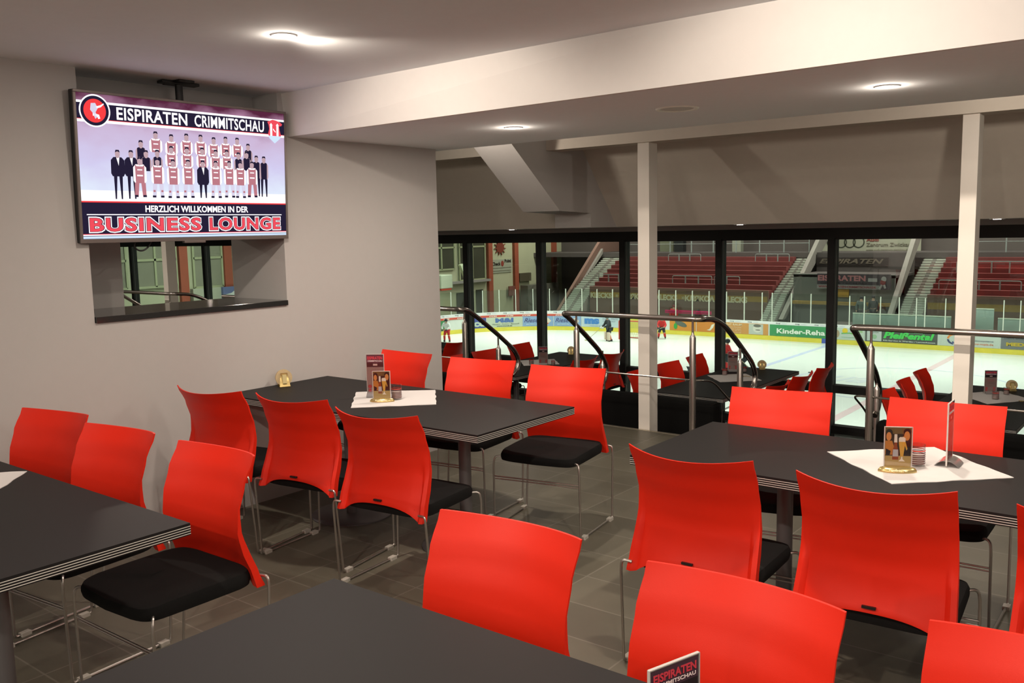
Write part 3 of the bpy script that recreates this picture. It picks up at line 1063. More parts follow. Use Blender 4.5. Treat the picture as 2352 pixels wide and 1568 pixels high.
screen = MB().box(-.004, .0005, sy0, sy0 + sw, sz0 - sh, sz0).build('screen', scr, tv)
E_ = dict(w=emis('scr_white', (1, .97, 1), 1.15), k=emis('scr_black', (.012, .010, .022), 1), r=emis('scr_red', (.95, .055, .06), 1), m=emis('scr_jersey', (.52, .20, .24), 1), p=emis('scr_pale', (.72, .68, .85), 1),
          s=emis('scr_skin', (.55, .38, .42), 1), d=emis('scr_dark', (.02, .015, .04), 1), b=emis('scr_sky', (.60, .75, 1), 1.1), c=emis('scr_coral', (.9, .08, .11), 1))
EL = list(E_)
pic = MB()


def sq(s0, s1, t0, t1, m_, k):
    pic.quad(sp(s0, t1, k), sp(s1, t1, k), sp(s1, t0, k), sp(s0, t0, k), EL.index(m_))


def spoly(pts, m_, k):
    pic.add([sp(a, b, k) for a, b in pts], [tuple(range(len(pts)))], EL.index(m_))


def sell(cx, cy, rx, ry, m_, k, n=18):
    spoly([(cx + rx * math.cos(-2 * math.pi * i / n), cy + ry * math.sin(-2 * math.pi * i / n)) for i in range(n)], m_, k)


sq(0, 1, .050, .066, 'w', 2)
sq(0, 1, .066, .176, 'd', 1)
sq(0, 1, .172, .180, 'r', 2)
sq(0, 1, .176, .195, 'w', 3)
sq(0, 1, .66, .735, 'w', 1)
sq(0, 1, .735, .745, 'r', 2)
sq(0, 1, .745, 1, 'd', 1)
sq(.02, .975, .826, .833, 'w', 2)
sq(0, 1, .965, .970, 'c', 2)
sq(0, 1, .970, .978, 'w', 2)
sq(0, 1, .982, .998, 'b', 2)
A_ = sw / sh
# round club badge
sell(.075, .115, .064, .064 * A_, 'w', 4, 40)
sell(.075, .115, .058, .058 * A_, 'd', 5, 40)
sell(.075, .115, .046, .046 * A_, 'r', 6, 40)
spoly([(.060, .065), (.078, .062), (.088, .095), (.078, .125), (.085, .155), (.076, .17), (.066, .13), (.056, .11)], 'p', 7)
spoly([(.080, .085), (.098, .075), (.112, .060), (.114, .066), (.100, .088), (.084, .098)], 'w', 7)
spoly([(.066, .130), (.092, .140), (.096, .165), (.088, .17), (.082, .148), (.066, .150)], 'w', 7)
# town arms shield on the right
spoly([(.905, .075), (.92, .065), (.935, .055), (.955, .06), (.975, .07), (.99, .085), (.985, .10), (.972, .105), (.975, .14), (.982, .18), (.975, .20), (.945, .245), (.915, .20), (.908, .17), (.915, .13), (.912, .10)], 'c', 5)
for cx in (.926, .962):
    spoly([(cx - .009, .10), (cx, .082), (cx + .009, .10), (cx + .006, .10), (cx + .006, .195), (cx - .006, .195), (cx - .006, .10)], 'w', 6)
spoly([(.908, .185), (.982, .185), (.975, .205), (.945, .245), (.915, .205)], 'b', 7)
spoly([(.937, .125), (.952, .15), (.950, .158), (.936, .135)], 'w', 7)


def player(x, y, hgt, kind):
    """x,y in the zoomed picture frame (0..1 screen), y = head top; hgt = body height"""
    hw_ = .0105
    top = y
    k0 = 8 + int(y * 60)
    body = {'j': 'm', 'd': 'd', 's': 'd', 'g': 'm'}[kind]
    arm = {'j': 'w', 'd': 's', 's': 'd', 'g': 'w'}[kind]
    b0, b1 = top + .055, top + .055 + min(hgt * .55, .135)
    sw_ = .029 if kind != 'd' else .024
    spoly([(x - sw_, b0 + .022), (x - sw_ * .6, b0), (x + sw_ * .6, b0), (x + sw_, b0 + .022), (x + sw_ * 1.02, b1 - .02), (x + sw_ * .8, b1), (x - sw_ * .8, b1), (x - sw_ * 1.02, b1 - .02)], arm, k0)
    spoly([(x - sw_ * .72, b0 + .006), (x - .008, b0 - .002), (x + .008, b0 - .002), (x + sw_ * .72, b0 + .006), (x + sw_ * .66, b1), (x - sw_ * .66, b1)], body, k0 + 1)
    if kind == 's':
        spoly([(x - .006, b0), (x + .008, b0), (x + .004, b0 + .06)], 'w', k0 + 2)
    if kind == 'j' or kind == 'g':
        sq(x - .011, x + .011, b0 + .035, b0 + .043, 'w', k0 + 2)
        sq(x - .013, x + .013, b0 + .075, b0 + .085, 'w', k0 + 2)
        spoly([(x - .02, b0 + .002), (x + .02, b0 + .002), (x + .014, b0 + .014), (x - .014, b0 + .014)], 'w', k0 + 2)
    sell(x, top + .032, hw_, .030, 's', k0 + 3)
    spoly([(x - hw_, top + .022), (x - hw_ * .7, top + .004), (x + hw_ * .7, top + .004), (x + hw_, top + .022), (x, top + .014)], 'd', k0 + 4)
    if hgt > .25:
        lb = b1 - .005
        le = top + hgt
        lm = {'j': 'p', 'd': 'd', 's': 'd', 'g': 'm'}[kind]
        for sg in (-1, 1):
            spoly([(x + sg * .004, lb), (x + sg * (.024 if kind in 'jg' else .019), lb), (x + sg * (.026 if kind in 'jg' else .016), le), (x + sg * .010, le)], lm, k0)
            if kind in 'jg':
                sq(x + (sg * .018) - .005, x + (sg * .018) + .005, lb + .05, le - .04, 'm', k0 + 1)
                sq(x + (sg * .019) - .008, x + (sg * .019) + .008, le - .015, le, 'd', k0 + 1)


def fr(px, py):
    s_ = (px - 140) / 1795.0
    tp = 183 + (px - 105) * (385 - 180) / 1825.0
    bt = 1450 - (px - 175) * 30 / 1770.0
    return s_, (py - tp) / (bt - tp)


for px, py, kd in ((735, 515, 'j'), (865, 540, 'j'), (995, 535, 'j'), (1120, 545, 'j'), (1238, 568, 'j'), (1348, 565, 'j'), (1458, 575, 'j'), (612, 590, 'd'), (1562, 628, 'd')):
    s_, t_ = fr(px, py)
    player(s_, t_, .18, kd)
for px, py, kd in ((860, 640, 'j'), (995, 650, 'j'), (1130, 655, 'j'), (1252, 675, 'j'), (1355, 678, 'j'), (650, 675, 'd'), (742, 672, 'd'), (1465, 700, 'd'), (1545, 695, 'd')):
    s_, t_ = fr(px, py)
    player(s_, t_, .18, kd)
for px, py, kd, h in ((425, 672, 's', .35), (530, 675, 's', .35), (1640, 730, 'd', .33), (1715, 738, 'd', .33)):
    s_, t_ = fr(px, py)
    player(s_, t_, h, kd)
for px, py, kd in ((595, 735, 'g'), (740, 745, 'j'), (870, 755, 'j'), (1000, 758, 'j'), (1130, 765, 's'), (1248, 770, 'j'), (1375, 772, 'j'), (1480, 780, 'j'), (1595, 780, 'g')):
    s_, t_ = fr(px, py)
    player(s_, t_, .29, kd)
pic.build('team_picture', [E_[x] for x in EL], screen)
YD, ZD = (0, 1, 0), (0, 0, 1)


def st(body, m_, s0, s1, t0, t1, k, bold, **kw):
    p = sp(s0, t1, k)
    return text(body, 'screen_lettering', E_[m_], screen, p, YD, ZD, (s1 - s0) * sw, (t1 - t0) * sh, bold=bold, depth=.0001, **kw)


st('EISPIRATEN', 'w', .165, .485, .076, .164, 10, .022, space=1.06)
st('CRIMMITSCHAU', 'w', .52, .885, .076, .164, 10, .022, space=1.06)
st('HERZLICH WILLKOMMEN IN DER', 'w', .272, .785, .762, .812, 10, .03)
for s0, s1, bd in ((.030, .535, 'BUSINESS'), (.578, .965, 'LOUNGE')):
    st(bd, 'w', s0 - .005, s1 + .005, .842, .960, 10, .085, space=1.12)
    st(bd, 'd', s0 - .0015, s1 + .0015, .850, .952, 12, .050, space=1.12)
    st(bd, 'c', s0, s1, .853, .949, 14, .030, space=1.12)

mt = thing('ceiling_mount', 'black ceiling mount holding up the television', 'bracket', (-4.86, 3.057, ZC))
MB().box(-.09, .09, -.05, .05, -.014, 0).box(-.03, .03, -.12, .12, -.02, -.004).build('plate', M['black'], mt, bevel=.003)
MB().cyl((0, 0), .022, -.52, -.014, 20).build('pole', M['black'], mt, smooth=True)
MB().box(.0, .05, -.15, .15, -.62, -.42).build('bracket', M['black'], mt)

# ------------------------------------------------------------------ the rink
ZI = -5.28
struct(MB().box(-60, 14, 15, 72, ZI - 0.3, ZI - 0.02).build('rink_floor', M['darkcon']))
PLN = [(-41.8, 15), (-41.8, 40), (-41.6, 44.8), (-40.84, 47.03), (-39.5, 48.93), (-38.03, 50.32), (-36.3, 51.3), (-33.5, 52.0), (-29.4, 52.6), (-25.3, 52.8), (-18, 52.8), (-8, 52.8), (12, 52.8)]
PLN = [Vector(p) for p in PLN]
SG = [0]
for a, b in zip(PLN, PLN[1:]):
    SG.append(SG[-1] + (b - a).length)


def PS(s_):
    s_ = max(0, min(SG[-1] - 1e-4, s_))
    i = max(j for j in range(len(SG)) if SG[j] <= s_)
    i = min(i, len(PLN) - 2)
    u = (s_ - SG[i]) / (SG[i + 1] - SG[i])
    a, b = PLN[i], PLN[i + 1]
    if i in (0, len(PLN) - 2, len(PLN) - 3, len(PLN) - 4):
        return a.lerp(b, u), (b - a).normalized()
    p0, p3 = PLN[i - 1] + (PLN[i - 1] - a) * 0, PLN[i + 2]
    m0 = (b - p0) * ((b - a).length / ((b - a).length + (a - p0).length))
    m1 = (p3 - a) * ((b - a).length / ((b - a).length + (p3 - b).length))
    q = a * (2 * u ** 3 - 3 * u ** 2 + 1) + m0 * (u ** 3 - 2 * u ** 2 + u) + b * (-2 * u ** 3 + 3 * u ** 2) + m1 * (u ** 3 - u ** 2)
    return q, (b - a).normalized().lerp(m1.normalized() if u > .5 else m0.normalized(), abs(u - .5)).normalized()


def W3(s_, z, d):
    """point on the rink side of the boards, d metres in front of them"""
    p, t_ = PS(s_)
    return (p.x + t_.y * d, p.y - t_.x * d, z)


def band(s0, s1, z0, z1, d0, d1, mb=None, step=.5, mi=0):
    mb = mb or MB()
    n = max(1, int((s1 - s0) / step))
    vs = []
    for i in range(n + 1):
        s_ = s0 + (s1 - s0) * i / n
        vs += [W3(s_, z0, d0), W3(s_, z1, d0), W3(s_, z0, d1), W3(s_, z1, d1)]
    fs = []
    for i in range(n):
        a = 4 * i
        fs += [(a, a + 1, a + 5, a + 4), (a + 2, a + 6, a + 7, a + 3), (a + 1, a + 3, a + 7, a + 5), (a, a + 4, a + 6, a + 2)]
    fs += [(0, 2, 3, 1), (4 * n, 4 * n + 1, 4 * n + 3, 4 * n + 2)]
    return mb.add(vs, fs, mi)


# ice sheet follows the boards
outl = [W3(i * .8, 0, 0)[:2] for i in range(0, 108)]
outl = [(12, 15)] + [(-41.8, 15)] + [tuple(p) for p in outl[1:]] + [(12, 52.8)]
struct(MB().prism(outl, ZI - .02, ZI).build('ice_floor', M['ice']))
iceblue = mat('ice_blue_paint', (.50, .56, .74), .3)
icered = mat('ice_red_paint', (.66, .50, .52), .3)
icemk = mat('ice_mark_grey', (.60, .66, .70), .3)
zz = ZI + .004
o = MB().box(-17.85, -17.55, 22, 52.75, ZI + .001, zz).build('blue_line', iceblue)
tag(o, 'pale blue line across the ice near the green board', 'ice line')
o = MB().box(-10.85, -10.5, 22, 52.75, ZI + .001, zz).build('centre_line', icered)
tag(o, 'pale red line across the ice beside the lit column', 'ice line')


def ring(cx, cy, r, w_, m_, nm, lab):
    n = 64
    vs = []
    for i in range(n):
        a = 2 * math.pi * i / n
        for rr_ in (r - w_, r):
            vs += [(cx + rr_ * math.cos(a), cy + rr_ * math.sin(a), zz)]
    o = MB().add(vs, [(2 * i, 2 * i + 1, 2 * ((i + 1) % n) + 1, 2 * ((i + 1) % n)) for i in range(n)]).build(nm, m_)
    return tag(o, lab, 'ice marking')


ring(-31.5, 33, 4.5, .10, icered, 'face_off_circle', 'faint red circle on the ice left of the middle column')
ring(-10.7, 41, 4.5, .08, iceblue, 'centre_circle', 'faint blue circle on the ice at the right')
ring(-19.8, 36.8, .3, .3, icered, 'face_off_spot', 'faint brown spot on the ice right of the round coaster holder')
o = text('mua', 'ice_lettering', icemk, None, (-15.6, 40.2, zz), (1, 0, 0), (0, 1, 0), 3.6, 1.5, bold=.01, shear=.4)
tag(o, 'faint grey brush lettering on the ice left of the lit column', 'ice lettering')
o = text('KAPPA', 'ice_lettering', icemk, None, (-9.2, 34.4, zz), (1, 0, 0), (0, 1, 0), 4.6, 1.5, bold=.03, shear=.3)
tag(o, 'faint grey lettering on the ice right of the lit column', 'ice lettering')
o = MB().cyl((-15.1, 41.9), .06, ZI + .001, ZI + .03, 14).build('puck', M['black'])
tag(o, 'black puck lying on the ice', 'puck')

rb = thing('rink_boards', 'white dasher boards with yellow kick plate around the ice', 'rink boards', (0, 0, 0))
band(2, 86, ZI, -4.14, 0, -.10).build('board_wall', M['boardw'], rb)
band(2, 86, ZI, -5.0, .012, 0).build('kick_plate', M['yellow'], rb)
band(2, 39.3, -4.14, -3.93, .012, -.10).build('top_strip', M['white'], rb)
band(39.3, 86, -4.31, -4.14, .012, 0).build('top_strip', M['white'], rb)
posts = [28.6, 29.7, 30.78, 31.95, 33.15, 34.32, 35.49, 36.7, 37.86, 39.02, 40.21, 41.32, 42.46, 43.6, 44.7, 45.81, 47.0, 48.17, 49.33, 50.52, 51.71, 52.87, 53.51, 54.71, 55.9, 57.0, 58.16, 58.99, 59.88, 60.89, 61.8, 62.25, 63.29, 64.6, 66.11, 66.89, 68.1, 70]
for a, b in zip(posts, posts[1:]):
    zb = -3.93 if b < 39.4 else -4.14
    band(a, b, zb, -2.40, -.045, -.055, step=1.2).build('glass_pane', M['pexi'], rb)
for s_ in posts:
    zb = -3.93 if s_ < 39.2 else -4.14
    band(s_ - .022, s_ + .022, zb, -2.38 if s_ < 57 else -2.44, -.01, -.09).build('glass_post', M['pale'], rb)


def btext(body, m_, s0, s1, z0, z1, parent, bold=.0, shear=0, d=.03):
    o = text(body, 'lettering', m_, parent, (s0, 0, z0), (1, 0, 0), (0, 0, 1), s1 - s0, z1 - z0, bold=bold, shear=shear, depth=.004)
    for v in o.data.vertices:
        v.co = W3(v.co.x, v.co.z, d - v.co.y)
    return o


for k_, s_ in enumerate(posts[:-1]):
    b = posts[k_ + 1]
    z0, z1 = (-4.08, -3.97) if b < 39.4 else (-4.27, -4.19)
    wd = b - s_
    if wd > .7:
        btext('König', cm((70, 70, 80)), s_ + wd * .22, s_ + wd * .46, z0, z1, rb, bold=.01, shear=.3, d=.016)
        btext('Küchen', cm((170, 180, 200)), s_ + wd * .55, s_ + wd * .80, z0 + .02, z1 - .02, rb, d=.016)


def ad(s0, s1, rgb, label, z0=-5.0, z1=-4.31):
    o = band(s0, s1, z0, z1, .024, .0125, step=.4).build('advertising_board', cm(rgb, .4))
    tag(o, label, 'advertising board', 'advertising boards around the ice')
    return o


NV = (58, 68, 130)
a_ = ad(29.0, 30.4, (60, 130, 80), 'green advertising board at the far left of the ice', z1=-4.29)
a_ = ad(31.7, 33.35, (70, 82, 150), 'blue advertising board reading icc', z1=-4.29)
btext('icc', cm((190, 205, 190)), 32.25, 33.25, -4.90, -4.45, a_, bold=.05)
a_ = ad(33.4, 35.93, (196, 204, 182), 'off-white advertising board with blue M&I lettering', z1=-4.29)
btext('M&I', cm((84, 112, 172)), 34.0, 35.3, -4.68, -4.36, a_, bold=.06)
btext('Mauern · Putzen · Baustoff', cm((90, 100, 90)), 33.8, 35.7, -4.83, -4.74, a_)
btext('www.mundi.de', cm((60, 70, 60)), 34.1, 35.2, -4.96, -4.87, a_, bold=.02)
for s0, s1, tx in ((35.95, 38.1, 'left'), (38.15, 40.15, 'right')):
    a_ = ad(s0, s1, (140, 168, 205), 'light blue advertising board with script lettering, %s one of two' % tx, z1=-4.29)
    btext('Riese', cm((66, 62, 120)), s0 + .1, s0 + 1.1, -4.72, -4.42, a_, bold=.01, shear=.35)
    btext('MÖBELN', cm((190, 210, 230)), s0 + .25, s0 + 1.1, -4.90, -4.80, a_, bold=.02)
    mb = MB()
    c_ = s1 - .42
    dm = [(c_ - .28, -4.62), (c_, -4.36), (c_ + .28, -4.62), (c_, -4.90)]
    mb.add([W3(x, z, .030) for x, z in dm], [(0, 3, 2, 1)], 0)
    mb.add([W3(x, z, .034) for x, z in [(c_ - .13, -4.76), (c_ + .13, -4.76), (c_, -4.89)]], [(0, 2, 1)], 1)
    mb.add([W3(x, z, .034) for x, z in [(c_ - .12, -4.70), (c_ - .02, -4.50), (c_ + .10, -4.66), (c_ + .02, -4.60)]], [(0, 3, 2, 1)], 2)
    mb.build('emblem', [cm((226, 210, 190)), cm((214, 110, 80)), cm((90, 80, 80))], a_)
a_ = ad(40.2, 43.3, (190, 206, 214), 'pale advertising board with large blue letters behind the goalkeeper')
btext('ms', cm((70, 130, 200)), 40.4, 41.5, -4.80, -4.40, a_, bold=.08)
btext('Fliesen Markt', cm((120, 130, 150)), 41.75, 42.9, -4.48, -4.38, a_)
btext('Wohnkultur', cm((120, 130, 150)), 41.75, 42.7, -4.62, -4.53, a_)
btext('MEDIEN & TECHNIK', cm((150, 170, 190)), 40.8, 42.4, -4.95, -4.88, a_)
a_ = ad(43.35, 45.2, (206, 200, 90), 'yellowish board behind the goal net')
a_ = ad(45.35, 46.25, (70, 84, 84), 'small dark board behind the red skater')
a_ = ad(46.6, 48.45, (214, 142, 60), 'orange advertising board with a green and grey shoe shape')
mb = MB()
N_ = 20
mb.add([W3(47.35 + .42 * math.cos(t) + .05, -4.56 + .17 * math.sin(t) - .12 * math.cos(t), .030) for t in [-2 * math.pi * i / N_ for i in range(N_)]], [tuple(range(N_))], 0)
mb.add([W3(47.02 + .13 * math.cos(t), -4.72 + .20 * math.sin(t), .034) for t in [-2 * math.pi * i / N_ for i in range(N_)]], [tuple(range(N_))], 1)
mb.build('picture', [cm((96, 104, 96)), cm((60, 160, 70))], a_)
a_ = ad(48.5, 50.3, (206, 132, 58), 'orange advertising board with a white brush stroke')
MB().add([W3(x, z, .03) for x, z in [(49.2, -4.88), (49.4, -4.80), (49.55, -4.52), (49.75, -4.45), (49.65, -4.70), (49.45, -4.90)]], [(5, 4, 3, 2, 1, 0)]).build('picture', cm((225, 220, 200)), a_)
a_ = ad(50.35, 53.3, (206, 148, 84), 'orange-brown advertising board with pale text and a grey portrait')
btext('ENT RAUM', cm((225, 200, 165)), 50.5, 51.6, -4.50, -4.36, a_, bold=.03)
for j, tx in enumerate(('Moderne Dentisten', 'Meister-Labor', '0 37 62 / 95 77-2', 'www.entraum.de')):
    btext(tx, cm((226, 206, 176)), 50.6, 51.55, -4.63 - .11 * j, -4.56 - .11 * j, a_)
mb = MB()
pr = [W3(x, z, .030) for x, z in [(52.05, -4.98), (52.05, -4.34), (52.98, -4.34), (52.98, -4.98)]]
mb.add(pr, [(0, 3, 2, 1)][::-1], 0)
mb.add([W3(52.6 + .28 * math.cos(t), -4.62 + .24 * math.sin(t), .034) for t in [-2 * math.pi * i / N_ for i in range(N_)]], [tuple(range(N_))], 1)
mb.add([W3(52.6 + .25 * math.cos(t), -4.44 + .09 * math.sin(t), .037) for t in [-2 * math.pi * i / N_ for i in range(N_)]], [tuple(range(N_))], 2)
mb.add([W3(52.65 + .17 * math.cos(t), -4.70 + .03 * math.sin(t), .037) for t in [-2 * math.pi * i / N_ for i in range(N_)]], [tuple(range(N_))], 2)
mb.build('portrait', [cm((190, 195, 185)), cm((215, 212, 200)), cm((110, 108, 100))], a_)
a_ = ad(53.4, 56.95, (66, 148, 94), 'green advertising board reading Kinder-Reha')
btext('Kinder-Reha', cm((236, 240, 228)), 53.85, 56.8, -4.83, -4.53, a_, bold=.03)
o = band(56.6, 57.0, ZI, -5.0, .020, .0125).build('advertising_board', cm((80, 100, 180)))
tag(o, 'short blue patch on the kick plate where the blue line meets the boards', 'advertising board')
a_ = ad(57.0, 59.05, (192, 204, 192), 'white advertising board with a yellow sun and green stroke')
mb = MB()
mb.add([W3(57.95 + .16 * math.cos(t), -4.47 + .15 * math.sin(t), .030) for t in [-2 * math.pi * i / N_ for i in range(N_)]], [tuple(range(N_))], 0)
mb.add([W3(x, z, .033) for x, z in [(57.75, -4.60), (58.2, -4.56), (58.9, -4.68), (58.8, -4.74), (58.2, -4.62), (57.75, -4.66)]], [(5, 4, 3, 2, 1, 0)], 1)
mb.add([W3(57.5 + .14 * math.cos(t), -4.66 + .22 * math.sin(t), .030) for t in [-2 * math.pi * i / N_ for i in range(N_)]], [tuple(range(N_))], 2)
mb.build('picture', [cm((226, 196, 50)), cm((110, 180, 90)), cm((170, 150, 120))], a_)
btext('eurofoods', cm((150, 200, 110)), 58.3, 58.95, -4.52, -4.42, a_, bold=.02)
btext('www.eurofoods.de', cm((150, 190, 160)), 57.75, 58.95, -4.88, -4.80, a_)
a_ = ad(59.1, 62.95, (84, 88, 84), 'dark grey advertising board with bright green slanted lettering')
mb = band(59.2, 60.0, -4.96, -4.34, .03, .025).build('badge_field', cm((190, 198, 194)), a_)
ring_ = MB()
ring_.add([W3(59.62 + .13 * math.cos(t), -4.72 + .13 * math.sin(t), .034) for t in [-2 * math.pi * i / N_ for i in range(N_)]], [tuple(range(N_))])
ring_.build('emblem', cm((150, 185, 150)), a_)
btext('SKODA', cm((110, 120, 110)), 59.4, 59.85, -4.50, -4.42, a_, d=.035)
btext('Pleißental', cm((80, 206, 96)), 60.1, 62.8, -4.78, -4.40, a_, bold=.05, shear=.25)
btext('AUTOHAUS', cm((150, 210, 160)), 61.3, 62.2, -4.44, -4.38, a_, bold=.02, d=.04)
btext('Kfz-Service in Werdau / Langenhessen', cm((222, 226, 220)), 60.1, 62.85, -4.95, -4.86, a_, bold=.02)
a_ = ad(63.0, 66.0, (196, 206, 196), 'white advertising board with an orange and navy ring, partly behind the lit column')
mb = MB()
for a0, a1, mi in ((95, 175, 0), (-5, 85, 1), (185, 265, 1)):
    pts = []
    for j in range(9):
        t = R(a0 + (a1 - a0) * j / 8)
        pts.append((math.cos(t), math.sin(t)))
    vs = [W3(63.75 + .32 * x, -4.62 + .29 * y, .03) for x, y in pts] + [W3(63.75 + .22 * x, -4.62 + .20 * y, .03) for x, y in pts]
    mb.add(vs, [(j, j + 1, 9 + j + 1, 9 + j) for j in range(8)], mi)
mb.build('emblem', [cm((226, 140, 70)), cm((64, 72, 110))], a_)
btext('N+P', cm((64, 76, 130)), 63.7, 64.15, -4.92, -4.74, a_, bold=.04)
btext('Informationssysteme', cm((120, 130, 140)), 64.3, 65.7, -4.72, -4.60, a_, bold=.01)
btext('www.nupis.de', cm((220, 130, 90)), 64.6, 65.7, -4.90, -4.77, a_, bold=.01)
a_ = ad(66.05, 69.5, (120, 124, 124), 'grey advertising board with yellow lettering at the right edge of the photo')
btext('DEIN BUSINESS', cm((80, 84, 90)), 66.2, 67.6, -4.46, -4.37, a_, bold=.03)
btext('MEDIMAX', cm((196, 170, 60)), 66.3, 68.2, -4.83, -4.64, a_, bold=.06)
# red strip with repeated lettering on the corner boards
rs = band(26, 39.25, -4.29, -4.14, .022, .0125, step=.4).build('advertising_strip', cm((206, 84, 66)))
tag(rs, 'red strip with repeated white CCM lettering along the corner boards', 'advertising strip')
for a, b in zip(posts, posts[1:]):
    if b < 39.1:
        btext('CCM', cm((240, 235, 225)), a + .42, b - .18, -4.255, -4.175, rs, bold=.035, shear=.3)

# magenta strips on the team bench behind the glass
for s0, s1, nm in ((46.05, 46.98, 'left'), (47.03, 48.15, 'middle'), (48.2, 49.3, 'right')):
    o = band(s0, s1, -3.93, -3.72, -.45, -.50).build('bench_banner', cm((224, 40, 110)))
    tag(o, 'magenta strip behind the rink glass, %s one of three' % nm, 'banner', 'magenta strips')
    btext('DAUERBRENNER', cm((150, 30, 70)), s0 + .05, s1 - .05, -3.87, -3.79, o, bold=.02, d=-.42)
for x0, x1, z1, nm in ((-16.8, -11.5, -3.52, 'long pale team bench box behind the glass left of the lit column'), (-11.2, -9.4, -3.02, 'tall pale box behind the glass right of the lit column'), (-9.2, -4, -3.5, 'pale team bench box behind the glass at the right edge')):
    t = thing('team_bench', nm, 'team bench', ((x0 + x1) / 2, 53.6, ZI), 0, 'team bench boxes')
    h = (x1 - x0) / 2
    MB().box(-h, h, -.06, .0, .0, z1 - ZI).build('front_panel', cm((170, 184, 180)), t)
    MB().box(-h, h, -.09, .03, z1 - ZI, z1 - ZI + .05).build('cap', M['pale'], t)
    MB().box(-h, h, .3, .7, 0, .5).build('bench_seat', M['darkcon'], t)

# goal
t = thing('hockey_goal', 'red-framed hockey goal with net left of the middle column', 'goal', (-28.9, 48.75, ZI), 0)
MB().tube(fillet([(-.92, 0, 0), (-.92, 0, 1.2), (.92, 0, 1.2), (.92, 0, 0)], .08), .035).tube(fillet([(-.92, 0, .03), (-.8, .95, .03), (.8, .95, .03), (.92, 0, .03)], .2), .03).build('frame', cm((190, 60, 50)), t, smooth=True)
mb = MB()
for i in range(13):
    x = -.9 + 1.8 * i / 12
    mb.tube([(x, 0, 1.19), (x * .95, .5, 1.05), (x * .88, .95, .04)], .008, 4)
for j in range(7):
    z = .1 + .16 * j
    y = .95 - .45 * max(0, z - .04) / 1.01
    mb.tube([(-.9, 0, z), (-.85, y, z), (.85, y, z), (.9, 0, z)], .008, 4)
mb.build('net', cm((200, 190, 120)), t)

# ------------------------------------------------------------------ grandstand opposite
ZB0 = -2.65
NR = 8


def tier(x0, x1, nm, mm):
    mb = MB()
    for i in range(NR):
        mb.box(x0, x1, 58 + .6 * i, 58 + .6 * (i + 1), ZI, ZB0 + .3 * i)
    return struct(mb.build(nm, mm))


tier(-38.0, -23.75, 'grandstand_1', M['standred'])
tier(-13.8, 12, 'grandstand_2', M['standred'])
o = struct(MB().box(-38.0, -23.75, 57.86, 58.0, ZI, ZB0 + .02).build('wall_stand_1', M['brownred']))
struct(MB().box(-13.8, 12, 57.86, 58.0, ZI, ZB0 + .02).build('wall_stand_2', M['brownred']))
struct(MB().box(-37.9, -23.8, 57.84, 57.86, -3.42, -3.05).box(-13.75, 12, 57.84, 57.86, -3.5, -3.1).build('trim_3', M['stripe']))
for i, (w0, w1, tx) in enumerate(((-37.9, -36.0, 'KLECKS'), (-35.0, -33.0, 'КЛЯКСА'), (-32.2, -30.5, 'KLECKS'), (-29.9, -27.6, 'КЛЯКСА'), (-27.0, -25.2, 'KLECKS'))):
    o = text(tx, 'wall_lettering', cm((235, 228, 190)), None, (w0, 57.83, -3.52), (1, 0, 0), (0, 0, 1), w1 - w0, .42, bold=.05, depth=.01)
    tag(o, 'pale painted %s lettering on the grandstand wall, %s from the left' % ('Latin' if tx[1] == 'L' else 'Cyrillic', ['first', 'second', 'third', 'fourth', 'fifth'][i]), 'wall lettering', 'painted lettering on the grandstand wall')
    if i < 4:
        o = MB().add([(w1 + .45 + (.16 if j % 2 == 0 else .07) * math.cos(math.pi * j / 5), 57.83, -3.3 + (.16 if j % 2 == 0 else .07) * math.sin(math.pi * j / 5)) for j in range(10)] + [(w1 + .45 + (.16 if j % 2 == 0 else .07) * math.cos(math.pi * j / 5), 57.84, -3.3 + (.16 if j % 2 == 0 else .07) * math.sin(math.pi * j / 5)) for j in range(10)],
                     [tuple(range(10)), tuple(range(10, 20))[::-1]] + [(j, 10 + j, 10 + (j + 1) % 10, (j + 1) % 10) for j in range(10)]).build('wall_star', cm((200, 190, 150)))
        tag(o, 'small pale star between painted words on the grandstand wall, %s from the left' % ['first', 'second', 'third', 'fourth'][i], 'wall star', 'stars on the grandstand wall')


def flight(x0, x1, nm):
    mb = MB()
    e = MB()
    pts = [(55.9 + .17 * i, -4.80 + .13 * i) for i in range(16)]
    y, z = pts[-1]
    k = 0
    while z < -.3:
        y += .30
        z += .155
        pts.append((y, z))
    for i, (y, z) in enumerate(pts[:-1]):
        mb.box(x0, x1, y, pts[i + 1][0], ZI, z)
        e.box(x0 + .05, x0 + (x1 - x0) * .40, y - .012, pts[i + 1][0] - .07, z - .09, z + .006)
        e.box(x0 + (x1 - x0) * .58, x1 - .05, y - .012, pts[i + 1][0] - .07, z - .09, z + .006)
    t = thing('stand_staircase', nm, 'stairs', (0, 0, 0), 0, 'grandstand stair flights')
    mb.build('steps', M['concrete'], t)
    e.build('step_edges', M['stepw'], t)


flight(-39.85, -38.05, 'left white-edged stair flight on the opposite grandstand')
flight(-23.7, -22.65, 'middle white-edged stair flight on the opposite grandstand')
flight(-15.25, -13.85, 'right white-edged stair flight on the opposite grandstand')
o = MB().prism([(56.6, -4.6), (57.4, -4.6), (62.8, -.2), (66.5, -.2), (66.5, 1.3), (62.8, .75)], -40.35, -40.1, axis='x').build('sloping_wall', M['brownred'])
tag(o, 'brown sloping wall left of the left stair flight', 'sloping wall', 'sloping side walls')
o = MB().prism([(56.6, -5.2), (57.2, -4.7), (62.8, -.3), (62.8, .1)], -40.1, -39.9, axis='x').build('sloping_wall', M['concrete'])
tag(o, 'grey sloping kerb beside the left stair flight', 'sloping wall', 'sloping side walls')
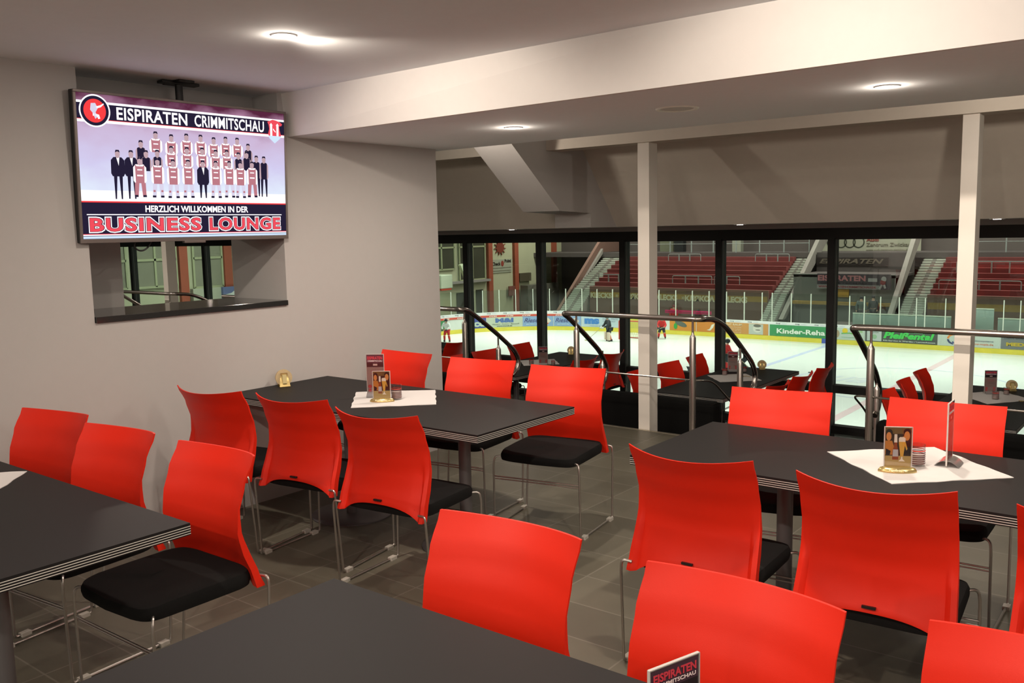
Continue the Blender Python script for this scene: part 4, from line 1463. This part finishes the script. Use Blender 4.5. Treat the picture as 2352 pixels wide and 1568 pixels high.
# gallery
struct(MB().box(-47, 12, 62.8, 67, -.6, -.25).build('gallery_floor', M['darkcon']))
struct(MB().box(-47, 12, 67, 67.3, -5.3, 9).build('wall_rink_far', mat('hall_back_wall', (.13, .115, .105), .9, noise=.2, nscale=.3)))
struct(MB().box(-47, 14, 15, 67.3, 9, 9.3).build('ceiling_rink', M['darkcon']))


def rail_frame(x0, x1, y, z0, z1, n, nm, lab, grp, mid=False):
    t = thing(nm, lab, 'barrier', ((x0 + x1) / 2, y, z0), 0, grp)
    h = (x1 - x0) / 2
    mb = MB().tube(fillet([(-h, 0, 0), (-h, 0, z1 - z0), (h, 0, z1 - z0), (h, 0, 0)], .12), .03, 6)
    mb.build('frame', M['pale2'], t, smooth=True)
    if mid:
        MB().tube([(-h, 0, (z1 - z0) * .55), (h, 0, (z1 - z0) * .55)], .022, 6).build('rail', M['pale2'], t)
    for i in range(1, n):
        x = -h + 2 * h * i / n
        MB().box(x - .04, x + .04, -.03, .03, 0, z1 - z0).build('post', M['pale2'], t)


M['pale2'] = mat('galvanised_steel', (.30, .36, .34), .5)
BG = 'crush barriers on the grandstand'
rail_frame(-33.4, -30.7, 61.9, -1.15, -.33, 3, 'crush_barrier', 'upper grey crush barrier on the grandstand right of the middle column', BG)
rail_frame(-26.4, -23.9, 61.9, -1.15, -.33, 3, 'crush_barrier', 'upper grey crush barrier left of the middle stair flight', BG)
rail_frame(-31.5, -28.4, 59.0, -2.6, -1.80, 3, 'crush_barrier', 'lower grey crush barrier on the grandstand right of the middle column', BG)
rail_frame(-28.2, -26.3, 59.0, -2.6, -1.80, 2, 'crush_barrier', 'lower grey crush barrier in the middle of the grandstand', BG)
rail_frame(-37.9, -35.2, 59.0, -2.6, -1.80, 3, 'crush_barrier', 'lower grey crush barrier beside the left stair flight', BG)
rail_frame(-12.9, -9.0, 61.0, -1.6, -.75, 4, 'crush_barrier', 'grey crush barrier at the right edge of the photo', BG)
rail_frame(-13.4, -9.0, 58.9, -2.6, -1.80, 4, 'crush_barrier', 'lower grey crush barrier just right of the right stair flight', BG)
rail_frame(-37.5, -22.9, 63.0, -.25, .95, 8, 'gallery_railing', 'long grey gallery railing above the left grandstand', 'gallery railings', True)
rail_frame(-13.2, 8, 63.0, -.25, .95, 8, 'gallery_railing', 'long grey gallery railing above the right grandstand', 'gallery railings', True)
for x0, x1, y, rgb, lab in ((-34.3, -33.5, 64.5, (30, 34, 36), 'dark pillar at the back of the gallery'), (-36.4, -35.2, 66, (120, 126, 104), 'pale pillar at the back of the gallery right of the middle column'), (-29.6, -28.9, 65, (150, 156, 140), 'pale box on the gallery beside the window post')):
    o = MB().box(x0, x1, y, y + .5, -.25, 6).build('pillar', cm(rgb))
    tag(o, lab, 'pillar', 'gallery pillars')

# centre block between the stairs: side beams, banners
for x, pr, lab in ((-22.55, [(56.7, -4.4), (57.2, -4.4), (65.6, .95), (65.6, 2.4)], 'left sloping concrete side wall of the centre block'), (-15.75, [(56.6, -3.9), (57.1, -3.9), (63.2, .95), (63.2, 2.2)], 'right sloping concrete side wall of the centre block')):
    o = MB().prism([(pr[0][0], pr[0][1]), (pr[1][0], pr[1][1]), (pr[2][0], pr[2][1] - .0), (pr[3][0], pr[3][1])], x, x + .28, axis='x').build('sloping_wall', M['concrete'])
    tag(o, lab, 'sloping wall', 'sloping side walls')
struct(MB().box(-22.2, -15.8, 58.3, 58.5, ZI, -1.5).build('wall_stand_3', mat('centre_wall_grey', (.20, .21, .19), .9, noise=.1)))
struct(MB().box(-22.2, -15.8, 58.3, 62.8, -1.7, -1.55).box(-22.2, -15.8, 62.6, 62.8, -1.6, -.3).build('press_floor', M['darkcon']))
bn = MB().box(-20.5, -15.95, 57.95, 58.0, -2.40, -1.45).build('club_banner', cm((72, 62, 70)))
tag(bn, 'dark banner with red outlined lettering across the centre block', 'banner')
text('EISPIRATEN', 'lettering', cm((190, 120, 125)), bn, (-20.45, 57.94, -1.90), (1, 0, 0), (0, 0, 1), 3.0, .36, bold=.04, depth=.01)
text('CRIMMITSCHAU', 'lettering', cm((40, 30, 40)), bn, (-20.3, 57.94, -2.10), (1, 0, 0), (0, 0, 1), 2.9, .14, bold=.03, depth=.01)
MB().box(-20.5, -16.6, 57.935, 57.95, -2.40, -2.14).build('web_strip', cm((150, 148, 145)), bn)
text('WWW.EISPIRATEN-CRIMMITSCHAU.DE', 'lettering', cm((150, 60, 70)), bn, (-20.4, 57.925, -2.34), (1, 0, 0), (0, 0, 1), 3.6, .14, bold=.03, depth=.01)
MB().box(-17.3, -16.75, 57.93, 57.95, -1.92, -1.70).build('badge', cm((170, 165, 165)), bn)
MB().ell((-16.35, 57.93, -1.75), .16, .02, .17, mi=0).ell((-16.4, 57.93, -1.95), .17, .02, .18, mi=1).tube([(-16.45, 57.93, -2.1), (-16.6, 57.93, -2.38)], .07, 6, mi=0).tube([(-16.33, 57.93, -2.1), (-16.25, 57.93, -2.32)], .07, 6, mi=0).build('player_picture', [cm((175, 172, 170)), cm((140, 50, 50))], bn)
o = MB().box(-19.5, -18.55, 58.2, 58.3, -2.95, -2.45).build('yellow_sign', cm((190, 150, 60)))
tag(o, 'small yellow sign under the club banner', 'sign')
o = MB().box(-22.1, -15.9, 57.9, 58.3, -3.45, -3.25).build('floor_stripe', M['stripe'])
tag(o, 'ochre edge stripe under the centre block', 'stripe')
o = MB().box(-22.2, -17.4, 62.55, 62.6, -1.10, -.58).build('board_sign', cm((52, 46, 44)))
tag(o, 'dark board with slanted outline lettering below the car dealer banner', 'sign')
text('EISPIRATEN', 'lettering', cm((120, 112, 98)), o, (-22.0, 62.54, -1.0), (1, 0, 0), (0, 0, 1), 4.3, .33, bold=.03, shear=.35, depth=.01)
ab = MB().box(-23.5, -16.3, 66.2, 66.3, -.42, 1.7).build('dealer_banner', cm((168, 172, 152)))
tag(ab, 'large pale banner with four linked rings and dealer name', 'banner')
for i in range(4):
    n = 28
    vs = []
    cx_ = -22.35 + .62 * i
    for k in range(n):
        a = 2 * math.pi * k / n
        for rr_ in (.34, .42):
            vs.append((cx_ + rr_ * math.cos(a), 66.18, .38 + rr_ * math.sin(a)))
    MB().add(vs, [(2 * k, 2 * ((k + 1) % n), 2 * ((k + 1) % n) + 1, 2 * k + 1) for k in range(n)]).build('ring', cm((60, 66, 54)), ab)
text('Audi', 'lettering', cm((140, 70, 62)), ab, (-19.95, 66.17, .42), (1, 0, 0), (0, 0, 1), .85, .26, bold=.03, depth=.01)
text('Zentrum Zwickau', 'lettering', cm((118, 116, 100)), ab, (-19.95, 66.17, .06), (1, 0, 0), (0, 0, 1), 3.0, .26, bold=.01, depth=.01)
text('www.audi-zentrum-zwickau.de', 'lettering', cm((125, 122, 106)), ab, (-19.95, 66.17, -.24), (1, 0, 0), (0, 0, 1), 2.9, .15, depth=.01)

# ------------------------------------------------------------------ end of the hall (left)
hw = MB().box(-47.4, -47, 15, 67, ZI, 9).build('wall_rink_end', M['hallwall'])
struct(hw)
wi = 2
for y0, y1, z0, z1, nm in ((49.4, 52.35, -1.15, 3.2, 2), (52.95, 56.05, -2.1, 3.2, 2), (23.0, 25.6, -1.0, 2.6, 2), (26.0, 28.6, -1.0, 2.6, 2), (29.7, 31.6, -1.2, 2.6, 2), (32.2, 35.5, -1.2, 2.6, 2)):
    f = struct(MB().box(-47.0, -46.9, y0, y1, z0, z1).build('window_%d' % wi, M['darkwin'] if y0 > 40 else M['palewin']))
    wi += 1
    mb = MB()
    for i in range(nm + 1):
        y = y0 + (y1 - y0) * i / nm
        mb.box(-46.9, -46.84, y - .06, y + .06, z0, z1)
    mb.box(-46.9, -46.84, y0, y1, z0 - .06, z0 + .06)
    mb.box(-46.9, -46.84, y0, y1, .45, .58)
    mb.build('window_frame', cm((170, 178, 140)), f)
for y0 in (56.38, 59.82, 65.4, 28.75, 31.7):
    o = MB().box(-47.0, -46.75, y0, y0 + .52, ZI, 9).build('hall_column', M['rust'])
    tag(o, {56.38: 'rust-red wall column left of the gear emblem', 59.82: 'rust-red wall column right of the gear emblem', 65.4: 'rust-red column in the far corner of the hall', 28.75: 'rust-red column seen through the wall hatch, left one', 31.7: 'rust-red column seen through the wall hatch, right one'}[y0], 'column')
struct(MB().box(-47, -46.5, 49, 56.3, -2.3, -2.12).build('ledge', M['concrete']))
mb = MB()
n = 11
pts = []
for i in range(n):
    a = 2 * math.pi * i / n
    for da, rr_ in ((-.17, .43), (-.07, .46), (-.04, .66), (.04, .66), (.07, .46), (.17, .43)):
        pts.append((58.1 + rr_ * 1.15 * math.sin(a + da), .35 + rr_ * math.cos(a + da)))
N = len(pts)
mb.add([(-46.98, y, z) for y, z in pts] + [(-46.90, y, z) for y, z in pts], [tuple(range(N)), tuple(range(N, 2 * N))[::-1]] + [(i, (i + 1) % N, N + (i + 1) % N, N + i) for i in range(N)])
o = mb.build('gear_emblem', cm((128, 62, 46)))
tag(o, 'rust-red spiked gear emblem on the end wall of the hall', 'emblem')
o = MB().box(-47, -46.93, 56.95, 59.6, -1.72, -.62).build('wall_sign', cm((170, 178, 156)))
tag(o, 'pale sign reading Check Point under the gear emblem', 'sign')
text('Check', 'lettering', cm((58, 52, 44)), o, (-46.92, 57.0, -1.12), (0, 1, 0), (0, 0, 1), 1.1, .30, bold=.03, depth=.01)
text('Point', 'lettering', cm((58, 52, 44)), o, (-46.92, 58.65, -.92), (0, 1, 0), (0, 0, 1), .85, .28, bold=.03, depth=.01)
MB().ell((-46.92, 58.35, -.98), .02, .2, .24).build('emblem', cm((150, 70, 56)), o)
MB().box(-46.93, -46.92, 57.0, 59.5, -1.36, -1.30).box(-46.93, -46.92, 57.0, 59.5, -1.60, -1.54).build('text_lines', cm((120, 120, 100)), o)
o = text('C', 'wall_letter', cm((200, 205, 190)), None, (-46.82, 52.0, 1.05), (0, 1, 0), (0, 0, 1), .35, .55, bold=.03, depth=.02)
tag(o, 'white letter C on the end wall of the hall', 'letter')
for y0, z1, lab in ((54.95, -2.95, 'dark doorway left of the rust column'), (52.6, -3.05, 'dark doorway at the wall corner')):
    o = MB().box(-46.998, -46.9, y0, y0 + .8, ZI, z1).build('doorway', cm((58, 62, 50)))
    tag(o, lab, 'doorway', 'dark doorways')
o = MB().box(-46.99, -46.7, 60.4, 62.0, -2.6, -1.9).build('dark_box', cm((88, 84, 66)))
tag(o, 'dark box mounted on the end wall right of the rust column', 'box')
o = MB().box(-46.8, -46.7, 58.9, 59.7, -3.7, -2.9).build('notice_board', cm((130, 84, 72)))
tag(o, 'reddish notice board behind the rink glass', 'sign')
o = MB().box(-46.6, -45.8, 60.3, 64.8, ZI, -2.9).build('storage_block', cm((110, 112, 100)))
tag(o, 'grey block in the far corner behind the rink glass', 'block')
t = thing('air_blower', 'big white air blower with round black mouth at the wall corner', 'air blower', (-45, 49.0, -2.4))
MB().box(-.6, .5, -.8, .45, 0, 1.0).build('housing', cm((190, 200, 175)), t, bevel=.05)
MB().box(-.5, .45, -.8, .4, 1.06, 1.35).build('upper_casing', cm((206, 214, 180)), t, bevel=.03)
MB().cyl((0, 0), .42, 0, .35, 28).build('nozzle', cm((40, 42, 36)), t, smooth=True)
t.children[2].rotation_euler = (R(-70), 0, R(-38))
t.children[2].location = (.15, .55, .55)
MB().box(-.6, .5, -.8, .3, -.12, 0).build('base_plate', cm((180, 70, 50)), t)
o = MB().box(-46.6, -46.4, 31.25, 33.6, -2.1, -1.25).build('car_poster', cm((96, 110, 150)))
tag(o, 'blue poster with a white car seen through the wall hatch', 'poster')
MB().add([(-46.38, y, z) for y, z in [(31.3, -1.95), (31.3, -1.70), (31.8, -1.62), (32.1, -1.42), (32.7, -1.40), (33.1, -1.62), (33.5, -1.70), (33.5, -1.95)]], [tuple(range(8))]).build('car_picture', cm((205, 215, 205)), o)
o = MB().box(-46.9, -46.6, 29.4, 31.3, -2.3, -1.25).build('white_housing', cm((178, 184, 160)))
tag(o, 'white machine housing seen through the wall hatch', 'machine')


# ------------------------------------------------------------------ people
def skinned(name, verts, edges, radii, m_, parent, root=0, sub=1):
    me = bpy.data.meshes.new(name)
    me.from_pydata(verts, edges, [])
    o = bpy.data.objects.new(name, me)
    col.objects.link(o)
    s_ = o.modifiers.new('skin', 'SKIN')
    for i, r_ in enumerate(radii):
        rr_ = r_ if isinstance(r_, tuple) else (r_, r_)
        me.skin_vertices[0].data[i].radius = rr_
    me.skin_vertices[0].data[root].use_root = True
    s_.use_smooth_shade = True
    s2 = o.modifiers.new('sub', 'SUBSURF')
    s2.levels = s2.render_levels = sub
    bpy.context.view_layer.update()
    ev = o.evaluated_get(bpy.context.evaluated_depsgraph_get())
    m2 = bpy.data.meshes.new_from_object(ev)
    m2.name = name
    bpy.data.objects.remove(o)
    m2.materials.clear()
    m2.materials.append(m_)
    o = bpy.data.objects.new(name, m2)
    col.objects.link(o)
    o.parent = parent
    return o


def person(loc, rz, h, top_m, leg_m, label, crouch=0.3, helmet=None, arms='stick', skates=True, sock=None, pads=None, gloves=None, hair=None):
    """front = local -Y"""
    t = thing('person', label, 'person', loc, R(rz), None)
    k = h / 1.75
    c = crouch
    hip = .93 - .22 * c
    ch = hip + .48 - .10 * c
    fy = -.30 * c
    P = dict(pel=(0, .10 * c, hip), waist=(0, .04 * c + fy * .2, hip + .15), chest=(0, fy * .75, ch - .08), neck=(0, fy * 1.05, ch + .06), head=(0, fy * 1.25 - .02, ch + .20), crown=(0, fy * 1.25, ch + .30))
    for sg, n in ((-1, 'l'), (1, 'r')):
        P['sh' + n] = (sg * .19, fy * .9, ch)
        if arms == 'stick':
            P['el' + n] = (sg * .30, fy * .9 - .10, ch - .26)
            P['wr' + n] = (sg * .16, fy - .32, ch - .38)
            P['ha' + n] = (sg * .14, fy - .38, ch - .42)
        elif arms == 'down':
            P['el' + n] = (sg * .26, fy + .02, ch - .28)
            P['wr' + n] = (sg * .27, fy - .06, ch - .52)
            P['ha' + n] = (sg * .27, fy - .08, ch - .60)
        P['hp' + n] = (sg * .11, .08 * c, hip - .06)
        P['kn' + n] = (sg * (.16 + .05 * c), -.22 * c, hip * .52)
        P['an' + n] = (sg * (.18 + .10 * c), .08 * c, .10)
        P['to' + n] = (sg * (.19 + .10 * c), -.12 + .08 * c, .05)
    names = list(P)
    ix = {n: i for i, n in enumerate(names)}
    V = [tuple(x * k for x in P[n]) for n in names]
    E2 = [('pel', 'waist'), ('waist', 'chest'), ('chest', 'neck'), ('neck', 'head'), ('head', 'crown')]
    rad = {'pel': (.15, .11), 'waist': (.13, .10), 'chest': (.17, .12), 'neck': .055, 'head': (.085, .10), 'crown': (.07, .08)}
    for n in 'lr':
        E2 += [('chest', 'sh' + n), ('sh' + n, 'el' + n), ('el' + n, 'wr' + n), ('wr' + n, 'ha' + n), ('pel', 'hp' + n), ('hp' + n, 'kn' + n), ('kn' + n, 'an' + n), ('an' + n, 'to' + n)]
        rad.update({'sh' + n: .07, 'el' + n: .048, 'wr' + n: .036, 'ha' + n: .042, 'hp' + n: .10, 'kn' + n: .068, 'an' + n: .05, 'to' + n: .04})
    skinned('body', V, [(ix[a], ix[b]) for a, b in E2], [tuple(x * k for x in rad[n]) if isinstance(rad[n], tuple) else rad[n] * k for n in names], M['skin'], t, ix['pel'])

    def part(nm, ns, es, rd, m_):
        jx = {n: i for i, n in enumerate(ns)}
        return skinned(nm, [V[ix[n]] for n in ns], [(jx[a], jx[b]) for a, b in es], [tuple(x * k for x in q) if isinstance(q, tuple) else q * k for q in rd], m_, t, 0)
    part('jersey', ['pel', 'waist', 'chest', 'shl', 'ell', 'wrl', 'shr', 'elr', 'wrr'], [('pel', 'waist'), ('waist', 'chest'), ('chest', 'shl'), ('shl', 'ell'), ('ell', 'wrl'), ('chest', 'shr'), ('shr', 'elr'), ('elr', 'wrr')],
         [(.19, .15), (.18, .145), (.21, .155), .105, .078, .055, .105, .078, .055], top_m)
    part('trousers', ['pel', 'hpl', 'knl', 'hpr', 'knr'], [('pel', 'hpl'), ('hpl', 'knl'), ('pel', 'hpr'), ('hpr', 'knr')], [(.185, .145), .125, .105, .125, .105], leg_m)
    for n in 'lr':
        a, b = Vector(V[ix['kn' + n]]), Vector(V[ix['an' + n]])
        if pads:
            MB().box(-.13 * k, .13 * k, -.14 * k, .02 * k, b.z - .02, a.z + .14 * k).build('leg_pad', pads, t, bevel=.03).location = ((a.x + b.x) / 2 + (.04 if n == 'r' else -.04) * k, (a.y + b.y) / 2 - .05 * k, 0)
        MB().tube([tuple(a), tuple(a.lerp(b, .5)), tuple(b)], [.085 * k, .08 * k, .062 * k], 10).build('sock', sock or leg_m, t, smooth=True)
        q = V[ix['an' + n]]
        mb = MB().ell((q[0], q[1] - .03 * k, .10 * k), .055 * k, .14 * k, .075 * k)
        if skates:
            mb.box(q[0] - .008, q[0] + .008, q[1] - .16 * k, q[1] + .13 * k, 0, .05 * k)
        else:
            mb.box(q[0] - .05 * k, q[0] + .05 * k, q[1] - .16 * k, q[1] + .08 * k, 0, .06 * k)
        mb.build('skate' if skates else 'shoe', M['navy'], t, smooth=True)
        hq = V[ix['ha' + n]]
        if gloves:
            g = MB().ell(hq, .065 * k, .07 * k, .06 * k)
            for i in range(4):
                g.tube([(hq[0] + (-.035 + .023 * i) * k, hq[1] - .03 * k, hq[2]), (hq[0] + (-.035 + .023 * i) * k, hq[1] - .085 * k, hq[2] - .01 * k), (hq[0] + (-.035 + .023 * i) * k, hq[1] - .09 * k, hq[2] - .05 * k)], .013 * k, 5)
            g.build('glove', gloves, t, smooth=True)
    hd = V[ix['head']]
    if helmet:
        MB().ell((hd[0], hd[1] + .015 * k, hd[2] + .05 * k), .125 * k, .145 * k, .125 * k).build('helmet', helmet, t, smooth=True)
        MB().tube([(-.09 * k, hd[1] - .12 * k, hd[2] - .01), (0, hd[1] - .17 * k, hd[2] - .02), (.09 * k, hd[1] - .12 * k, hd[2] - .01)], .01 * k, 6).build('face_guard', M['steel'], t)
    else:
        MB().ell((hd[0], hd[1] + .02 * k, hd[2] + .05 * k), .105 * k, .115 * k, .10 * k).build('hair', hair or M['navy'], t, smooth=True)
    if arms == 'stick':
        a = Vector(V[ix['har']])
        b = Vector(V[ix['hal']])
        a2, b2 = a + Vector((.0, .02, .05)), b + Vector((0, -.03, -.03))
        d = Vector((b2.x - .55 * k, b2.y - .75 * k, .03))
        st_ = MB().tube([tuple(a2 + (a2 - b2) * .3), tuple(b2), tuple(d)], .016, 6).box(d.x - .28, d.x + .02, d.y - .03, d.y + .01, .0, .07).build('hockey_stick', stickm)
        st_.location = loc
        st_.rotation_euler = (0, 0, R(rz))
        tag(st_, 'hockey stick held by the ' + ' '.join(label.split()[:11]), 'hockey stick')
    return t


stickm = mat('stick_wood', (.45, .42, .25), .5)
person((-38.75, 42.35, ZI), 20, 1.55, M['jwhite'], M['crimson'], 'skater in white jersey and red trousers at the far left', .25, M['navy'], sock=M['crimson'], gloves=M['navy'])
person((-29.9, 47.7, ZI), -35, 1.72, M['navy'], M['navy'], 'goalkeeper in dark jersey with big pale leg pads', .35, cm((110, 130, 125)), pads=cm((220, 200, 180)), sock=cm((200, 90, 60)), gloves=cm((200, 205, 200)))
person((-27.56, 50.2, ZI), 25, 1.58, M['crimson'], M['navy'], 'skater in red jersey leaning on a stick right of the middle column', .55, M['navy'], sock=M['crimson'], gloves=M['navy'])
person((-18.62, 40.34, ZI), 130, 1.6, M['crimson'], M['navy'], 'skater in red jersey half hidden behind the window post', .15, M['navy'], sock=M['crimson'], gloves=M['navy'])
person((-18.05, 41.3, ZI), -60, 1.6, M['jwhite'], M['navy'], 'skater in white jersey and black trousers bending behind the handrail', .9, M['jwhite'], sock=M['navy'], gloves=M['navy'])
person((-18.5, 36.5, ZI), 60, 1.5, M['jwhite'], M['navy'], 'skater in white jersey behind the railing post near the red chairs', .5, M['jwhite'], sock=M['jwhite'], gloves=M['navy'])
# people behind the boards
person((-28.9, 54.3, ZI + .1), 0, 1.70, M['crimson'], M['navy'], 'person in dark red behind the left magenta strip', 0, None, 'down', False, hair=cm((110, 30, 40)))
person((-27.1, 54.3, ZI), 0, 1.55, M['navy'], M['navy'], 'person in dark clothes behind the right magenta strip', 0, None, 'down', False)
person((-16.75, 54.9, ZI + .95), 20, 1.72, cm((70, 84, 80)), M['navy'], 'person in grey standing in front of the centre block, left one', 0, None, 'down', False)
person((-16.2, 55.4, ZI + .95), -10, 1.75, M['navy'], M['navy'], 'person in black standing in front of the centre block, right one', 0, None, 'down', False)
struct(MB().box(-19, -14, 54.4, 56.4, ZI, ZI + .95).build('rink_platform', M['darkcon']))
